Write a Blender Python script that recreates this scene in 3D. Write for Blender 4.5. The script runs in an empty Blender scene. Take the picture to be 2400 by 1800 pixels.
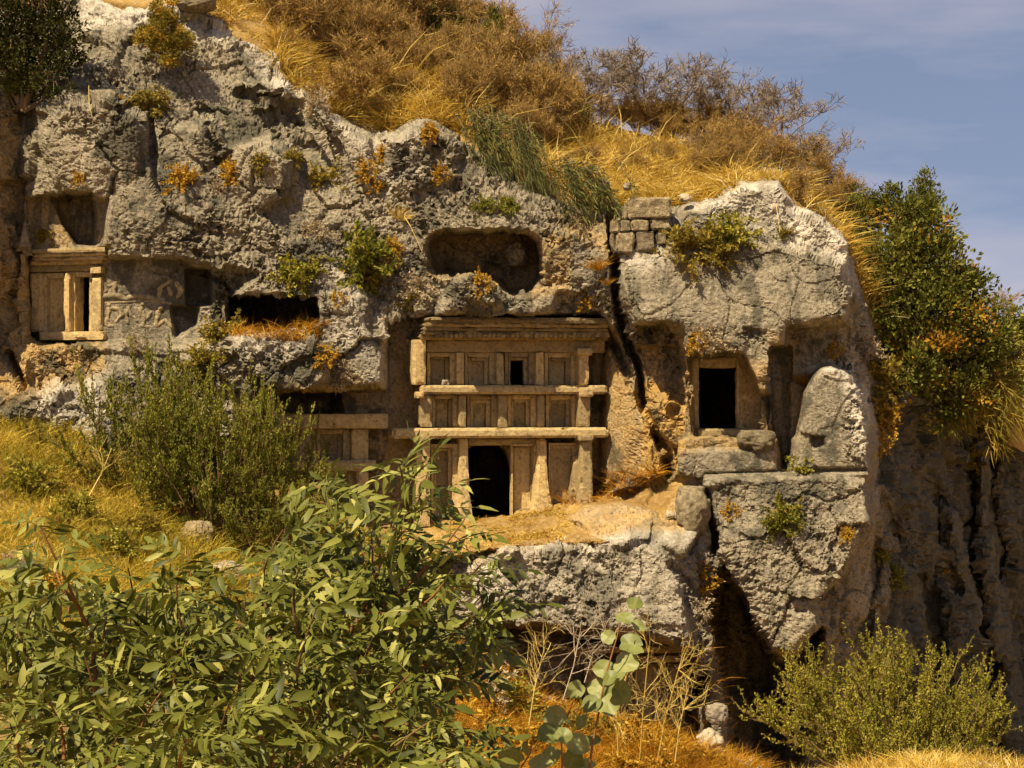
import bpy, math, random
import numpy as np
from mathutils import Vector, Matrix

random.seed(7)
RNG = np.random.default_rng(11)
SC = bpy.context.scene
COL = SC.collection
R = math.radians

# ------------------------------------------------------------------ camera, sky, sun, exposure
CAM_D = 50.0                                    # metres from the lens to the tomb wall (y = 0)
cam = bpy.data.cameras.new('camera')
cam.sensor_width = 36.0
cam.lens = 75.0
cam.clip_start = 0.3
cam.clip_end = 4000
cam_o = bpy.data.objects.new('camera', cam)
cam_o.location = (0, -CAM_D, 0)
cam_o.rotation_euler = (R(90), 0, 0)
COL.objects.link(cam_o)
SC.camera = cam_o

SUN_DIR = Vector((-0.36, -0.47, 0.80)).normalized()     # towards the sun
SUN_EL = math.asin(SUN_DIR.z)
SUN_ROT = math.atan2(SUN_DIR.x, SUN_DIR.y)
world = bpy.data.worlds.new('World')
SC.world = world
world.use_nodes = True
wn, wl = world.node_tree.nodes, world.node_tree.links
wn.clear()
w_out = wn.new('ShaderNodeOutputWorld')
w_bg = wn.new('ShaderNodeBackground')
w_bg.inputs['Strength'].default_value = 0.076
w_sky = wn.new('ShaderNodeTexSky')
w_sky.sky_type = 'NISHITA'
w_sky.sun_disc = False
w_sky.sun_elevation = SUN_EL
w_sky.sun_rotation = SUN_ROT % (2 * math.pi)
w_sky.altitude = 300
w_sky.air_density = 1.0
w_sky.dust_density = 0.4
w_sky.ozone_density = 2.5
# thin streaky cloud, the same all round the sky
w_tc = wn.new('ShaderNodeTexCoord')
w_map = wn.new('ShaderNodeMapping')
w_map.inputs['Location'].default_value = (-1.594, 2.974, -0.73)
w_map.inputs['Scale'].default_value = (2.6, 2.6, 13.0)
w_no = wn.new('ShaderNodeTexNoise')
w_no.inputs['Scale'].default_value = 1.0
w_no.inputs['Detail'].default_value = 6.0
w_no.inputs['Roughness'].default_value = 0.55
w_ramp = wn.new('ShaderNodeValToRGB')
w_ramp.color_ramp.elements[0].position = 0.44
w_ramp.color_ramp.elements[1].position = 0.72
w_ramp.color_ramp.elements[1].color = (0.8, 0.8, 0.8, 1)
w_ramp.color_ramp.elements[0].color = (0, 0, 0, 1)
w_tint = wn.new('ShaderNodeMix'); w_tint.data_type = 'RGBA'; w_tint.blend_type = 'MULTIPLY'
w_tint.inputs[0].default_value = 1.0
w_tint.inputs[7].default_value = (1.20, 0.94, 0.84, 1)
w_mix = wn.new('ShaderNodeMix'); w_mix.data_type = 'RGBA'
w_mix.inputs[7].default_value = (5.6, 5.0, 5.4, 1)
# a clear, even blue: the sky is read a little above the horizon haze everywhere
w_lift = wn.new('ShaderNodeVectorMath'); w_lift.operation = 'MULTIPLY_ADD'
w_lift.inputs[1].default_value = (1.0, 1.0, 0.75)
w_lift.inputs[2].default_value = (0.0, 0.0, 0.22)
w_nrm = wn.new('ShaderNodeVectorMath'); w_nrm.operation = 'NORMALIZE'
wl.new(w_tc.outputs['Generated'], w_lift.inputs[0])
wl.new(w_lift.outputs[0], w_nrm.inputs[0])
wl.new(w_nrm.outputs[0], w_sky.inputs['Vector'])
wl.new(w_tc.outputs['Generated'], w_map.inputs['Vector'])
wl.new(w_map.outputs['Vector'], w_no.inputs['Vector'])
wl.new(w_no.outputs['Fac'], w_ramp.inputs['Fac'])
wl.new(w_sky.outputs['Color'], w_tint.inputs[6])
wl.new(w_tint.outputs[2], w_mix.inputs[6])
wl.new(w_ramp.outputs['Color'], w_mix.inputs[0])
wl.new(w_mix.outputs[2], w_bg.inputs['Color'])
wl.new(w_bg.outputs['Background'], w_out.inputs['Surface'])

sun = bpy.data.lights.new('sun', 'SUN')
sun.energy = 5.0
sun.angle = R(0.5)
sun.color = (1.0, 0.87, 0.62)
sun_o = bpy.data.objects.new('sun', sun)
sun_o.rotation_euler = SUN_DIR.to_track_quat('Z', 'Y').to_euler()
COL.objects.link(sun_o)

SC.view_settings.view_transform = 'Standard'
SC.view_settings.look = 'None'
SC.view_settings.exposure = 0.68
SC.view_settings.gamma = 1.0
SC.view_settings.use_curve_mapping = False
SC.render.film_transparent = False
SC.cycles.use_adaptive_sampling = True
SC.cycles.adaptive_threshold = 0.05
SC.cycles.max_bounces = 3
SC.cycles.diffuse_bounces = 2
SC.cycles.transmission_bounces = 4
SC.cycles.transparent_max_bounces = 6

# ------------------------------------------------------------------ helpers
def at(px, py, y=0.0):
    """A point of the place: where the sight line through photo pixel (px, py) meets depth y."""
    k = 1.0 + y / CAM_D
    return Vector(((px - 1200) / 100 * k, y, (900 - py) / 100 * k))

def tag(o, label=None, cat=None, group=None, kind=None):
    if label: o['label'] = label
    if cat: o['category'] = cat
    if group: o['group'] = group
    if kind: o['kind'] = kind
    return o

def link(name, me, mat=None, parent=None):
    o = bpy.data.objects.new(name, me)
    COL.objects.link(o)
    if mat is not None and len(me.materials) == 0:
        me.materials.append(mat)
    if parent is not None:
        o.parent = parent
    return o

def empty(name, loc=(0, 0, 0), rz=0.0):
    o = bpy.data.objects.new(name, None)
    o.empty_display_size = 0.3
    o.location = loc
    o.rotation_euler = (0, 0, rz)
    COL.objects.link(o)
    return o

def mesh_np(name, V, F, attrs=None, smooth=True):
    """Mesh from numpy: V (n,3), F either (m,k) or a list of such arrays; attrs: per-vertex floats."""
    Fs = F if isinstance(F, (list, tuple)) else [F]
    Fs = [np.asarray(f, dtype=np.int32) for f in Fs if len(f)]
    me = bpy.data.meshes.new(name)
    V = np.asarray(V, dtype=np.float32)
    me.vertices.add(len(V))
    me.vertices.foreach_set('co', V.ravel())
    loops = np.concatenate([f.ravel() for f in Fs])
    tot = np.concatenate([np.full(len(f), f.shape[1], dtype=np.int32) for f in Fs])
    start = np.concatenate(([0], np.cumsum(tot)[:-1])).astype(np.int32)
    me.loops.add(len(loops))
    me.loops.foreach_set('vertex_index', loops)
    me.polygons.add(len(tot))
    me.polygons.foreach_set('loop_start', start)
    me.polygons.foreach_set('loop_total', tot)
    me.polygons.foreach_set('use_smooth', np.full(len(tot), smooth, dtype=bool))
    me.update(calc_edges=True)
    if attrs:
        for k, a in attrs.items():
            at_ = me.attributes.new(k, 'FLOAT', 'POINT')
            at_.data.foreach_set('value', np.asarray(a, dtype=np.float32))
    return me

_T = RNG.random((64, 64, 64)).astype(np.float32) * 2 - 1
def vnoise(P):
    """Smooth lattice noise in [-1, 1] at points P (n,3)."""
    i = np.floor(P).astype(np.int64)
    f = (P - i).astype(np.float32)
    f = f * f * f * (f * (f * 6 - 15) + 10)
    i &= 63
    j = (i + 1) & 63
    x0, y0, z0 = i[:, 0], i[:, 1], i[:, 2]
    x1, y1, z1 = j[:, 0], j[:, 1], j[:, 2]
    fx, fy, fz = f[:, 0], f[:, 1], f[:, 2]
    a = _T[x0, y0, z0] * (1 - fx) + _T[x1, y0, z0] * fx
    b = _T[x0, y1, z0] * (1 - fx) + _T[x1, y1, z0] * fx
    c = _T[x0, y0, z1] * (1 - fx) + _T[x1, y0, z1] * fx
    d = _T[x0, y1, z1] * (1 - fx) + _T[x1, y1, z1] * fx
    return (a * (1 - fy) + b * fy) * (1 - fz) + (c * (1 - fy) + d * fy) * fz

_ROT = np.array([[0.36, 0.48, -0.8], [-0.8, 0.6, 0.0], [0.48, 0.64, 0.6]])
def fbm(P, scale, octs=4, rough=0.5, ridge=False):
    P = np.asarray(P, dtype=np.float64) / scale
    s = np.zeros(len(P), dtype=np.float32)
    a, t = 1.0, 0.0
    for k in range(octs):
        n = vnoise(P)
        if ridge:
            n = 1 - 2 * np.abs(n)
        s += a * n
        t += a
        a *= rough
        P = (P @ _ROT.T) * 2.03 + 17.3
    return s / t

def facets(P, scale):
    """Broken stone: every Voronoi cell is a tilted plane. Returns height, F2-F1 and a cell value."""
    P = np.asarray(P, dtype=np.float32) / scale + 200.0
    c = np.floor(P).astype(np.int64)
    f1 = np.full(len(P), 9.0, dtype=np.float32)
    f2 = f1.copy()
    ht = np.zeros(len(P), dtype=np.float32)
    cid = np.zeros(len(P), dtype=np.float32)
    for dx in (-1, 0, 1):
        for dy in (-1, 0, 1):
            for dz in (-1, 0, 1):
                q = c + np.array([dx, dy, dz])
                h = (q[:, 0] * 73856093 ^ q[:, 1] * 19349663 ^ q[:, 2] * 83492791) & 0x7fffffff
                r1 = (((h * 1103515245 + 12345) >> 3 & 0xffff) / 65535.0).astype(np.float32)
                r2 = (((h * 69069 + 1) >> 5 & 0xffff) / 65535.0).astype(np.float32)
                r3 = (((h * 1664525 + 1013904223) >> 7 & 0xffff) / 65535.0).astype(np.float32)
                ox, oy, oz = P[:, 0] - q[:, 0] - r1, P[:, 1] - q[:, 1] - r2, P[:, 2] - q[:, 2] - r3
                d = np.sqrt(ox * ox + oy * oy + oz * oz)
                near = d < f1
                f2 = np.where(near, f1, np.minimum(f2, d))
                ht = np.where(near, ox * (r2 - 0.5) + oy * (r3 - 0.5) + oz * (r1 - 0.5) * 1.3 + (r3 - 0.5) * 0.25, ht)
                cid = np.where(near, r3, cid)
                f1 = np.where(near, d, f1)
    return ht * scale, f2 - f1, cid

def sstep(a, b, x):
    t = np.clip((x - a) / (b - a), 0, 1)
    return t * t * (3 - 2 * t)

def seg_dist(X, Y, pts, closed=False):
    pts = np.asarray(pts, dtype=np.float64)
    n = len(pts)
    best = np.full(X.shape, 1e9)
    for i in range(n if closed else n - 1):
        a, b = pts[i], pts[(i + 1) % n]
        d = b - a
        L = max(d @ d, 1e-9)
        t = np.clip(((X - a[0]) * d[0] + (Y - a[1]) * d[1]) / L, 0, 1)
        best = np.minimum(best, (X - a[0] - t * d[0]) ** 2 + (Y - a[1] - t * d[1]) ** 2)
    return np.sqrt(best)

def poly_sd(X, Y, pts):
    """Signed distance to a polygon, negative inside."""
    pts = np.asarray(pts, dtype=np.float64)
    d = seg_dist(X, Y, pts, True)
    ins = np.zeros(X.shape, dtype=bool)
    n = len(pts)
    for i in range(n):
        x1, y1 = pts[i]
        x2, y2 = pts[(i + 1) % n]
        if y1 == y2:
            continue
        c = ((y1 > Y) != (y2 > Y)) & (X < (x2 - x1) * (Y - y1) / (y2 - y1) + x1)
        ins ^= c
    return np.where(ins, -d, d)

def tps(ctrl):
    """Thin plate spline through (a, b, value) rows; returns f(A, B)."""
    c = np.asarray(ctrl, dtype=np.float64)
    n = len(c)
    def U(r2):
        return np.where(r2 > 0, r2 * np.log(r2 + 1e-12), 0.0)
    d2 = (c[:, None, 0] - c[None, :, 0]) ** 2 + (c[:, None, 1] - c[None, :, 1]) ** 2
    A = np.zeros((n + 3, n + 3))
    A[:n, :n] = U(d2) + np.eye(n) * 0.02
    A[:n, n] = 1
    A[:n, n + 1:] = c[:, :2]
    A[n, :n] = 1
    A[n + 1:, :n] = c[:, :2].T
    w = np.linalg.solve(A, np.concatenate([c[:, 2], np.zeros(3)]))
    def f(a, b):
        a = np.asarray(a, dtype=np.float64)
        b = np.asarray(b, dtype=np.float64)
        out = w[n] + w[n + 1] * a + w[n + 2] * b
        for i in range(n):
            out = out + w[i] * U((a - c[i, 0]) ** 2 + (b - c[i, 1]) ** 2)
        return out
    return f

# ------------------------------------------------------------------ materials
def new_mat(name, rough=0.9, spec=0.2):
    m = bpy.data.materials.new(name)
    m.use_nodes = True
    nt = m.node_tree
    b = nt.nodes['Principled BSDF']
    b.inputs['Roughness'].default_value = rough
    b.inputs['Specular IOR Level'].default_value = spec
    return m, nt, b

def n_noise(nt, vec, scale, detail=4, rough=0.55, dist=0.0):
    n = nt.nodes.new('ShaderNodeTexNoise')
    n.inputs['Scale'].default_value = scale
    n.inputs['Detail'].default_value = detail
    n.inputs['Roughness'].default_value = rough
    n.inputs['Distortion'].default_value = dist
    nt.links.new(vec, n.inputs['Vector'])
    return n.outputs['Fac']

def n_ramp(nt, fac, stops):
    r = nt.nodes.new('ShaderNodeValToRGB')
    while len(r.color_ramp.elements) < len(stops):
        r.color_ramp.elements.new(0.5)
    for e, (p, c) in zip(r.color_ramp.elements, stops):
        e.position = p
        e.color = (c, c, c, 1) if isinstance(c, (int, float)) else (*c, 1)
    nt.links.new(fac, r.inputs['Fac'])
    return r.outputs['Color']

def n_mix(nt, fac, a, b, mode='MIX'):
    m = nt.nodes.new('ShaderNodeMix')
    m.data_type = 'RGBA'
    m.blend_type = mode
    for s, v in ((0, fac), (6, a), (7, b)):
        if isinstance(v, (int, float)):
            m.inputs[s].default_value = v
        elif isinstance(v, tuple):
            m.inputs[s].default_value = (*v, 1)
        else:
            nt.links.new(v, m.inputs[s])
    return m.outputs[2]

def n_math(nt, op, a, b=0.0, clamp=False):
    m = nt.nodes.new('ShaderNodeMath')
    m.operation = op
    m.use_clamp = clamp
    for s, v in ((0, a), (1, b)):
        if isinstance(v, (int, float)):
            m.inputs[s].default_value = v
        else:
            nt.links.new(v, m.inputs[s])
    return m.outputs[0]

def n_attr(nt, name):
    a = nt.nodes.new('ShaderNodeAttribute')
    a.attribute_name = name
    return a.outputs['Fac']

def n_pos(nt):
    return nt.nodes.new('ShaderNodeNewGeometry').outputs['Position']

def n_bump(nt, b, height, strength, dist):
    n = nt.nodes.new('ShaderNodeBump')
    n.inputs['Strength'].default_value = strength
    n.inputs['Distance'].default_value = dist
    nt.links.new(height, n.inputs['Height'])
    nt.links.new(n.outputs['Normal'], b.inputs['Normal'])

def rock_mat(name, grey=(0.25, 0.202, 0.128), pale=(0.60, 0.52, 0.40), ochre=(0.47, 0.275, 0.07), use_attr=True, bump=1.0, base_ochre=0.0, lichen_shade=0.6):
    m, nt, b = new_mat(name, 0.93, 0.12)
    P = n_pos(nt)
    mid = n_noise(nt, P, 2.6, 3, 0.68, 0.0)
    fine = n_noise(nt, P, 13.0, 4, 0.74)
    if use_attr:
        big, lich = n_attr(nt, 'tone'), n_attr(nt, 'lichen_shade')
    else:
        big = mid
        lich = n_ramp(nt, mid, [(0.56, 0.0), (0.68, lichen_shade)])  # without the attribute this coat is lichen only
    c = n_mix(nt, n_ramp(nt, big, [(0.3, 0.0), (0.72, 1.0)]), tuple(v * 0.72 for v in grey), tuple(v * 1.25 for v in grey))
    c = n_mix(nt, n_ramp(nt, fine, [(0.47, 0.0), (0.72, 0.55)]), c, pale)
    oc = n_mix(nt, n_ramp(nt, fine, [(0.35, 0.0), (0.7, 1.0)]), tuple(v * 0.75 for v in ochre), (ochre[0] * 1.25, ochre[1] * 1.35, ochre[2] * 1.9))
    if use_attr:
        c = n_mix(nt, n_math(nt, 'MULTIPLY', n_attr(nt, 'pale'), n_ramp(nt, mid, [(0.32, 0.2), (0.55, 1.0)])), c, pale)
        c = n_mix(nt, n_math(nt, 'MULTIPLY', n_attr(nt, 'ochre'), n_ramp(nt, mid, [(0.25, 0.45), (0.6, 1.0)])), c, oc)
    elif base_ochre:
        c = n_mix(nt, n_ramp(nt, mid, [(0.3, base_ochre * 0.5), (0.62, base_ochre)]), c, oc)
    if not use_attr:
        oi = nt.nodes.new('ShaderNodeObjectInfo')
        c = n_mix(nt, 1.0, c, n_ramp(nt, oi.outputs['Random'], [(0.0, (0.66, 0.62, 0.55)), (0.5, (1.02, 0.96, 0.84)), (1.0, (1.24, 1.12, 0.88))]), 'MULTIPLY')
        st_ = nt.nodes.new('ShaderNodeMapping')
        st_.inputs['Scale'].default_value = (3.4, 3.4, 1.5)
        nt.links.new(P, st_.inputs['Vector'])
        run = n_noise(nt, st_.outputs['Vector'], 1.0, 4, 0.7)
        c = n_mix(nt, n_ramp(nt, run, [(0.56, 0.0), (0.70, lichen_shade)]), c, (0.12, 0.092, 0.045))
    c = n_mix(nt, lich, c, (0.075, 0.068, 0.045))  # dark coat: lichen, plus the shade painted on the flank
    c = n_mix(nt, n_ramp(nt, fine, [(0.32, 0.8), (0.42, 0.0)]), c, (0.08, 0.068, 0.042))
    nt.links.new(c, b.inputs['Base Color'])
    n_bump(nt, b, fine, 0.75 * bump, 0.09)
    return m

ROCK = rock_mat('limestone')
CARVED = rock_mat('carved_stone', grey=(0.42, 0.33, 0.19), pale=(0.66, 0.55, 0.37), ochre=(0.56, 0.38, 0.12), use_attr=False, bump=0.6, base_ochre=0.34, lichen_shade=0.45)
RELIEF = rock_mat('relief_stone', use_attr=False, bump=0.5, lichen_shade=0.5)
BOULDER = rock_mat('boulder_stone', use_attr=False)
PALE_ROCK = rock_mat('pale_boulder_stone', grey=(0.44, 0.38, 0.30), pale=(0.70, 0.63, 0.53), use_attr=False)

def ground_mat():
    m, nt, b = new_mat('dry_earth', 0.95, 0.1)
    P = n_pos(nt)
    c = n_mix(nt, n_ramp(nt, n_noise(nt, P, 0.8, 6, 0.65), [(0.35, 0.0), (0.65, 1.0)]), (0.24, 0.13, 0.035), (0.48, 0.30, 0.09))
    c = n_mix(nt, n_ramp(nt, n_noise(nt, P, 7.0, 5, 0.7), [(0.5, 0.0), (0.72, 0.7)]), c, (0.50, 0.38, 0.2))
    c = n_mix(nt, n_ramp(nt, n_noise(nt, P, 26.0, 4, 0.7), [(0.62, 0.0), (0.7, 0.8)]), c, (0.55, 0.49, 0.4))
    nt.links.new(c, b.inputs['Base Color'])
    n_bump(nt, b, n_noise(nt, P, 14.0, 6, 0.7), 0.9, 0.08)
    return m
EARTH = ground_mat()

# ------------------------------------------------------------------ the cliff
# A relief: every node of a net over the rock gets its depth from control points, then carved recesses,
# swelling rocks and cracks, then a stony displacement along the surface normal.
STEP = 3.0
gx = np.arange(-120, 2521, STEP)
gy = np.arange(-90, 1921, STEP)
PX, PY = np.meshgrid(gx, gy)
SH = PX.shape
_q = np.stack([PX.ravel() / 100, PY.ravel() / 100, np.zeros(PX.size)], 1)
WX = PX + (fbm(_q + 3.1, 0.9, 4, 0.55) * 11).reshape(SH)
WY = PY + (fbm(_q + 9.7, 0.9, 4, 0.55) * 11).reshape(SH)

CTRL = [
 (-100, 60, 4.0), (100, 40, 4.0), (300, 30, 3.2), (450, 10, 3.4), (640, 115, 3.1), (700, 215, 2.6), (870, 295, 2.3), (1000, 285, 2.2), (1100, 330, 1.7),
 (1250, 430, 1.2), (1400, 480, 1.0), (200, 200, 1.7), (400, 230, 1.3), (600, 290, 1.5), (150, 340, 0.3), (300, 400, -0.3), (500, 440, 0.0),
 (700, 400, 0.9), (850, 420, 0.9), (950, 480, 0.7), (90, 480, 0.3), (300, 560, -0.6), (450, 570, -0.5), (600, 600, -0.4), (700, 550, 0.0),
 (800, 560, 0.2), (900, 600, 0.5), (60, 700, 0.6), (120, 840, -0.4), (50, 960, -1.3), (200, 920, -1.0), (250, 1060, -1.5), (-80, 700, 0.0), (-80, 1000, -1.4),
 (320, 700, 0.1), (420, 700, 0.1), (330, 850, -0.5), (330, 1000, -0.9), (500, 850, -0.9), (650, 800, -1.2), (800, 800, -1.0), (880, 880, -0.7),
 (700, 890, -1.2), (560, 1000, -0.5), (620, 1150, -0.6), (760, 1000, 0.2), (900, 720, 0.3), (920, 1000, 0.9), (930, 1150, 0.9), (980, 620, 0.4),
 (1100, 480, 0.3), (1250, 500, 0.2), (1350, 560, 0.3), (1330, 700, 0.25), (1150, 700, 0.1), (1200, 900, 1.3), (1050, 1000, 1.2), (1350, 1000, 1.6),
 (1480, 900, 1.1), (1500, 1050, 0.6), (1450, 560, -0.1), (1600, 620, -0.6), (1800, 640, -0.6), (1950, 650, 0.1), (2030, 750, 1.2), (1600, 450, 0.9),
 (1770, 425, 0.9), (1850, 480, 0.8), (1950, 530, 0.9), (1500, 800, 0.3), (1700, 780, -0.5), (1900, 760, -0.3), (1550, 950, 0.0), (1620, 1080, -0.6),
 (1800, 1080, -0.9), (1950, 1000, -0.8), (2030, 1000, 0.0), (1700, 1150, -1.0), (1900, 1150, -1.1), (2000, 1200, -0.8), (1850, 1350, -1.3),
 (1830, 1500, -0.9), (1900, 1400, -1.0), (1700, 1260, -0.9), (2060, 1000, 1.2), (2100, 900, 3.2), (2150, 1100, 4.4), (2100, 1300, 3.2), (2200, 1300, 6.0),
 (2250, 1100, 8.0), (2350, 1200, 11.5), (2300, 1500, 9.0), (2420, 1500, 13.5), (2100, 1500, 3.4), (2050, 1700, 2.6), (2200, 1700, 6.4), (2420, 1750, 13.0),
 (2300, 900, 9.4), (2420, 900, 13.0), (2150, 700, 4.6), (2300, 700, 8.6), (2500, 1200, 16.0), (1720, 1500, 1.4), (1750, 1700, 1.2), (1750, 1850, 1.0),
 (1100, 1350, -1.8), (1300, 1350, -2.0), (1500, 1350, -2.0), (1600, 1400, -1.6), (1660, 1500, -1.1), (1690, 1650, -1.2), (1640, 1760, -2.0),
 (950, 1350, -1.4), (850, 1300, -1.0), (1000, 1500, -1.6), (1000, 1700, -2.2), (700, 1300, -1.2), (700, 1600, -2.0), (1400, 1600, -1.0), (1350, 1760, -2.0),
 (300, 1300, -2.0), (0, 1300, -2.0), (0, 1800, -2.5), (1600, 1160, 0.2), (1560, 1270, -1.7),
]
_f = tps([(a / 100, b / 100, c) for a, b, c in CTRL])
Y = _f(PX / 100, PY / 100)

def warp_sd(pts, warp=1.0):
    pts = np.asarray(pts, dtype=float)
    m = 90
    i0, i1 = np.searchsorted(gy, [pts[:, 1].min() - m, pts[:, 1].max() + m])
    j0, j1 = np.searchsorted(gx, [pts[:, 0].min() - m, pts[:, 0].max() + m])
    s = (slice(max(i0, 0), i1), slice(max(j0, 0), j1))
    X = PX[s] + (WX[s] - PX[s]) * warp
    Z = PY[s] + (WY[s] - PY[s]) * warp
    return s, poly_sd(X, Z, pts)

def carve(pts, depth, soft=5.0, warp=0.3, add=False):
    s, d = warp_sd(pts, warp)
    w = sstep(soft, -soft, d)
    t = depth(PX[s], PY[s]) if callable(depth) else depth
    Y[s] = Y[s] + w * t if add else Y[s] * (1 - w) + t * w

def swell(pts, depth, r, warp=1.0, power=0.5):
    s, d = warp_sd(pts, warp)
    t = np.clip(-d / r, 0, 1)
    p = np.clip(1 - (1 - t) ** 2, 0, 1) ** power
    t2 = depth(PX[s], PY[s]) if callable(depth) else depth
    Y[s] = np.where(d < 0, Y[s] * (1 - p) + t2 * p, Y[s])

def crack(pts, width, depth, warp=0.8):
    pts = np.asarray(pts, dtype=float)
    m = 60
    i0, i1 = np.searchsorted(gy, [pts[:, 1].min() - m, pts[:, 1].max() + m])
    j0, j1 = np.searchsorted(gx, [pts[:, 0].min() - m, pts[:, 0].max() + m])
    s = (slice(max(i0, 0), i1), slice(max(j0, 0), j1))
    X = PX[s] + (WX[s] - PX[s]) * warp
    Z = PY[s] + (WY[s] - PY[s]) * warp
    d = seg_dist(X, Z, pts)
    Y[s] = Y[s] + depth * sstep(width, width * 0.35, d)

def plane(px0, y0, slope):
    """Depth of a wall that turns away from the lens: y0 at px0, slope metres per 100 px."""
    return lambda X, Z: y0 + (X - px0) / 100 * slope

# --- upper left dome and its steps
swell([(75, 330), (80, 240), (150, 195), (270, 195), (345, 260), (350, 330), (330, 420), (200, 470), (110, 430)], -0.55, 70)
swell([(560, 190), (690, 175), (700, 240), (600, 250)], 1.5, 25)
swell([(700, 200), (790, 250), (870, 320), (900, 420), (860, 470), (780, 420), (730, 330)], 0.7, 40)
swell([(880, 300), (1000, 275), (1090, 330), (1080, 420), (960, 470), (890, 420)], 0.6, 40)
swell([(540, 330), (640, 300), (720, 360), (700, 470), (600, 500), (520, 440)], -0.2, 60)
swell([(400, 300), (500, 270), (540, 350), (470, 420), (390, 390)], 0.15, 45)
crack([(300, 235), (345, 262), (350, 330), (370, 420), (385, 450)], 11, 0.55)
crack([(485, 290), (500, 330), (515, 350)], 9, 0.5)
crack([(230, 195), (200, 205), (120, 200)], 6, 0.35)
crack([(270, 195), (275, 235), (320, 240)], 6, 0.4)
crack([(560, 215), (620, 225), (700, 240)], 5, 0.4)
crack([(650, 200), (652, 235)], 4, 0.4)
crack([(720, 230), (760, 300), (830, 420), (860, 470)], 12, 0.35)
# the far-left flank, turned away from the sun
swell([(-140, 180), (20, 190), (48, 300), (55, 480), (52, 640), (20, 760), (-30, 900), (-140, 940)], lambda X, Z: np.clip(0.1 + X / 100 * 1.9, -1.5, 1.3), 10, 0.5)
# bare wall and niche over the left tomb
carve([(60, 470), (130, 455), (250, 470), (240, 578), (66, 600)], plane(60, 0.95, -0.30), 8)
carve([(126, 462), (160, 452), (215, 452), (226, 500), (222, 574), (178, 574), (150, 530)], 1.5, 5)
# left tomb recess
carve([(62, 600), (250, 580), (246, 800), (96, 806), (66, 790)], plane(62, 1.55, -0.45), 5, 0.1)
carve([(183, 648), (214, 645), (214, 774), (183, 776)], 8.0, 3, 0.0)
# relief wall beside it
carve([(232, 604), (420, 610), (470, 618), (600, 640), (545, 690), (540, 760), (500, 800), (236, 806)], plane(230, 0.42, -0.06), 5, 0.2)
carve([(438, 632), (492, 632), (492, 712), (440, 716)], 1.0, 3, 0.1)
carve([(404, 722), (464, 720), (458, 760), (410, 790)], 0.9, 4, 0.3)
carve([(488, 698), (494, 698), (494, 712), (488, 712)], 1.0, 2, 0)
carve([(195, 806), (205, 804), (208, 820), (197, 822)], 0.7, 3, 0.2)
# lit broken rock under the left tomb
swell([(70, 800), (235, 800), (240, 890), (150, 960), (60, 900)], -0.25, 40)
swell([(20, 960), (120, 900), (230, 890), (250, 980), (240, 1100), (120, 1080), (40, 1040)], -1.3, 60)
crack([(20, 830), (40, 870), (60, 910)], 8, 0.8)
# oblong chamber
carve([(535, 700), (600, 694), (738, 700), (740, 752), (640, 770), (535, 768)], 4.5, 4, 0.3)
swell([(530, 785), (600, 768), (700, 772), (780, 800), (800, 860), (720, 930), (640, 925), (560, 880), (520, 830)], -1.7, 55)
swell([(740, 690), (800, 640), (870, 700), (890, 800), (920, 900), (860, 915), (790, 880), (750, 780)], -1.0, 55)
swell([(640, 560), (720, 540), (800, 580), (850, 620), (800, 680), (740, 690), (660, 640)], -0.35, 45)
crack([(480, 640), (520, 660), (545, 690)], 8, 0.4)
# lower left tomb, under the overhang
carve([(615, 930), (700, 925), (800, 920), (905, 912), (915, 960), (915, 1010), (890, 1190), (600, 1200), (612, 1000)], plane(700, 0.75, 0.12), 5, 0.25)
carve([(630, 928), (790, 922), (800, 972), (632, 978)], 2.6, 4, 0.2)
# main tomb: recess, cave above, rocks on the cornice
carve([(905, 760), (950, 738), (1405, 738), (1450, 800), (1475, 900), (1480, 1000), (1440, 1145), (1395, 1170), (1180, 1205), (880, 1230), (905, 1000)],
      plane(970, 1.25, 0.21), 7, 0.2)
carve([(1000, 575), (1015, 556), (1050, 543), (1110, 546), (1180, 540), (1235, 548), (1258, 565), (1266, 600), (1262, 650), (1240, 682), (1195, 686), (1165, 660), (1100, 640), (1040, 640), (1015, 625), (1002, 600)],
      2.5, 5, 0.45)
swell([(1018, 742), (1034, 690), (1050, 652), (1090, 634), (1140, 640), (1176, 682), (1215, 720), (1240, 745)], -0.65, 30, 0.8)
swell([(1200, 745), (1225, 700), (1290, 672), (1370, 660), (1412, 680), (1425, 748)], 0.0, 38, 0.6)
carve([(1090, 700), (1190, 716), (1200, 740), (1080, 740)], 0.35, 10, 0.6, True)
carve([(1310, 690), (1400, 700), (1410, 738), (1290, 738)], 0.4, 12, 0.6, True)
swell([(1270, 520), (1340, 530), (1400, 600), (1420, 660), (1370, 690), (1290, 670), (1275, 600)], -0.1, 40)
swell([(910, 560), (1000, 560), (1010, 640), (1020, 720), (960, 740), (900, 700), (880, 620)], 0.25, 30)
for a in ([(1088, 845), (1500, 0)],):
    pass
carve([(1195, 852), (1228, 852), (1228, 899), (1195, 899)], 6.0, 3, 0)
carve([(1099, 1055), (1112, 1046), (1160, 1043), (1180, 1060), (1192, 1100), (1200, 1150), (1200, 1215), (1099, 1215)], 9.0, 3, 0.15)
# smooth wall on its right, bending out to the crack
swell([(1418, 800), (1450, 820), (1490, 900), (1520, 1010), (1500, 1090), (1470, 1140), (1400, 1160), (1405, 1000)],
      lambda X, Z: 1.5 - (X - 1410) / 100 * 1.0, 26, 0.3, 0.8)
# the great crack
crack([(1436, 470), (1430, 560), (1440, 640), (1446, 740), (1458, 790), (1490, 840), (1512, 930), (1540, 1010), (1560, 1060), (1568, 1110)], 8, 1.4, 1.3)
crack([(1434, 470), (1438, 600)], 9, 1.5, 0.8)
crack([(1428, 440), (1450, 465)], 16, 1.2, 0.5)
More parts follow.
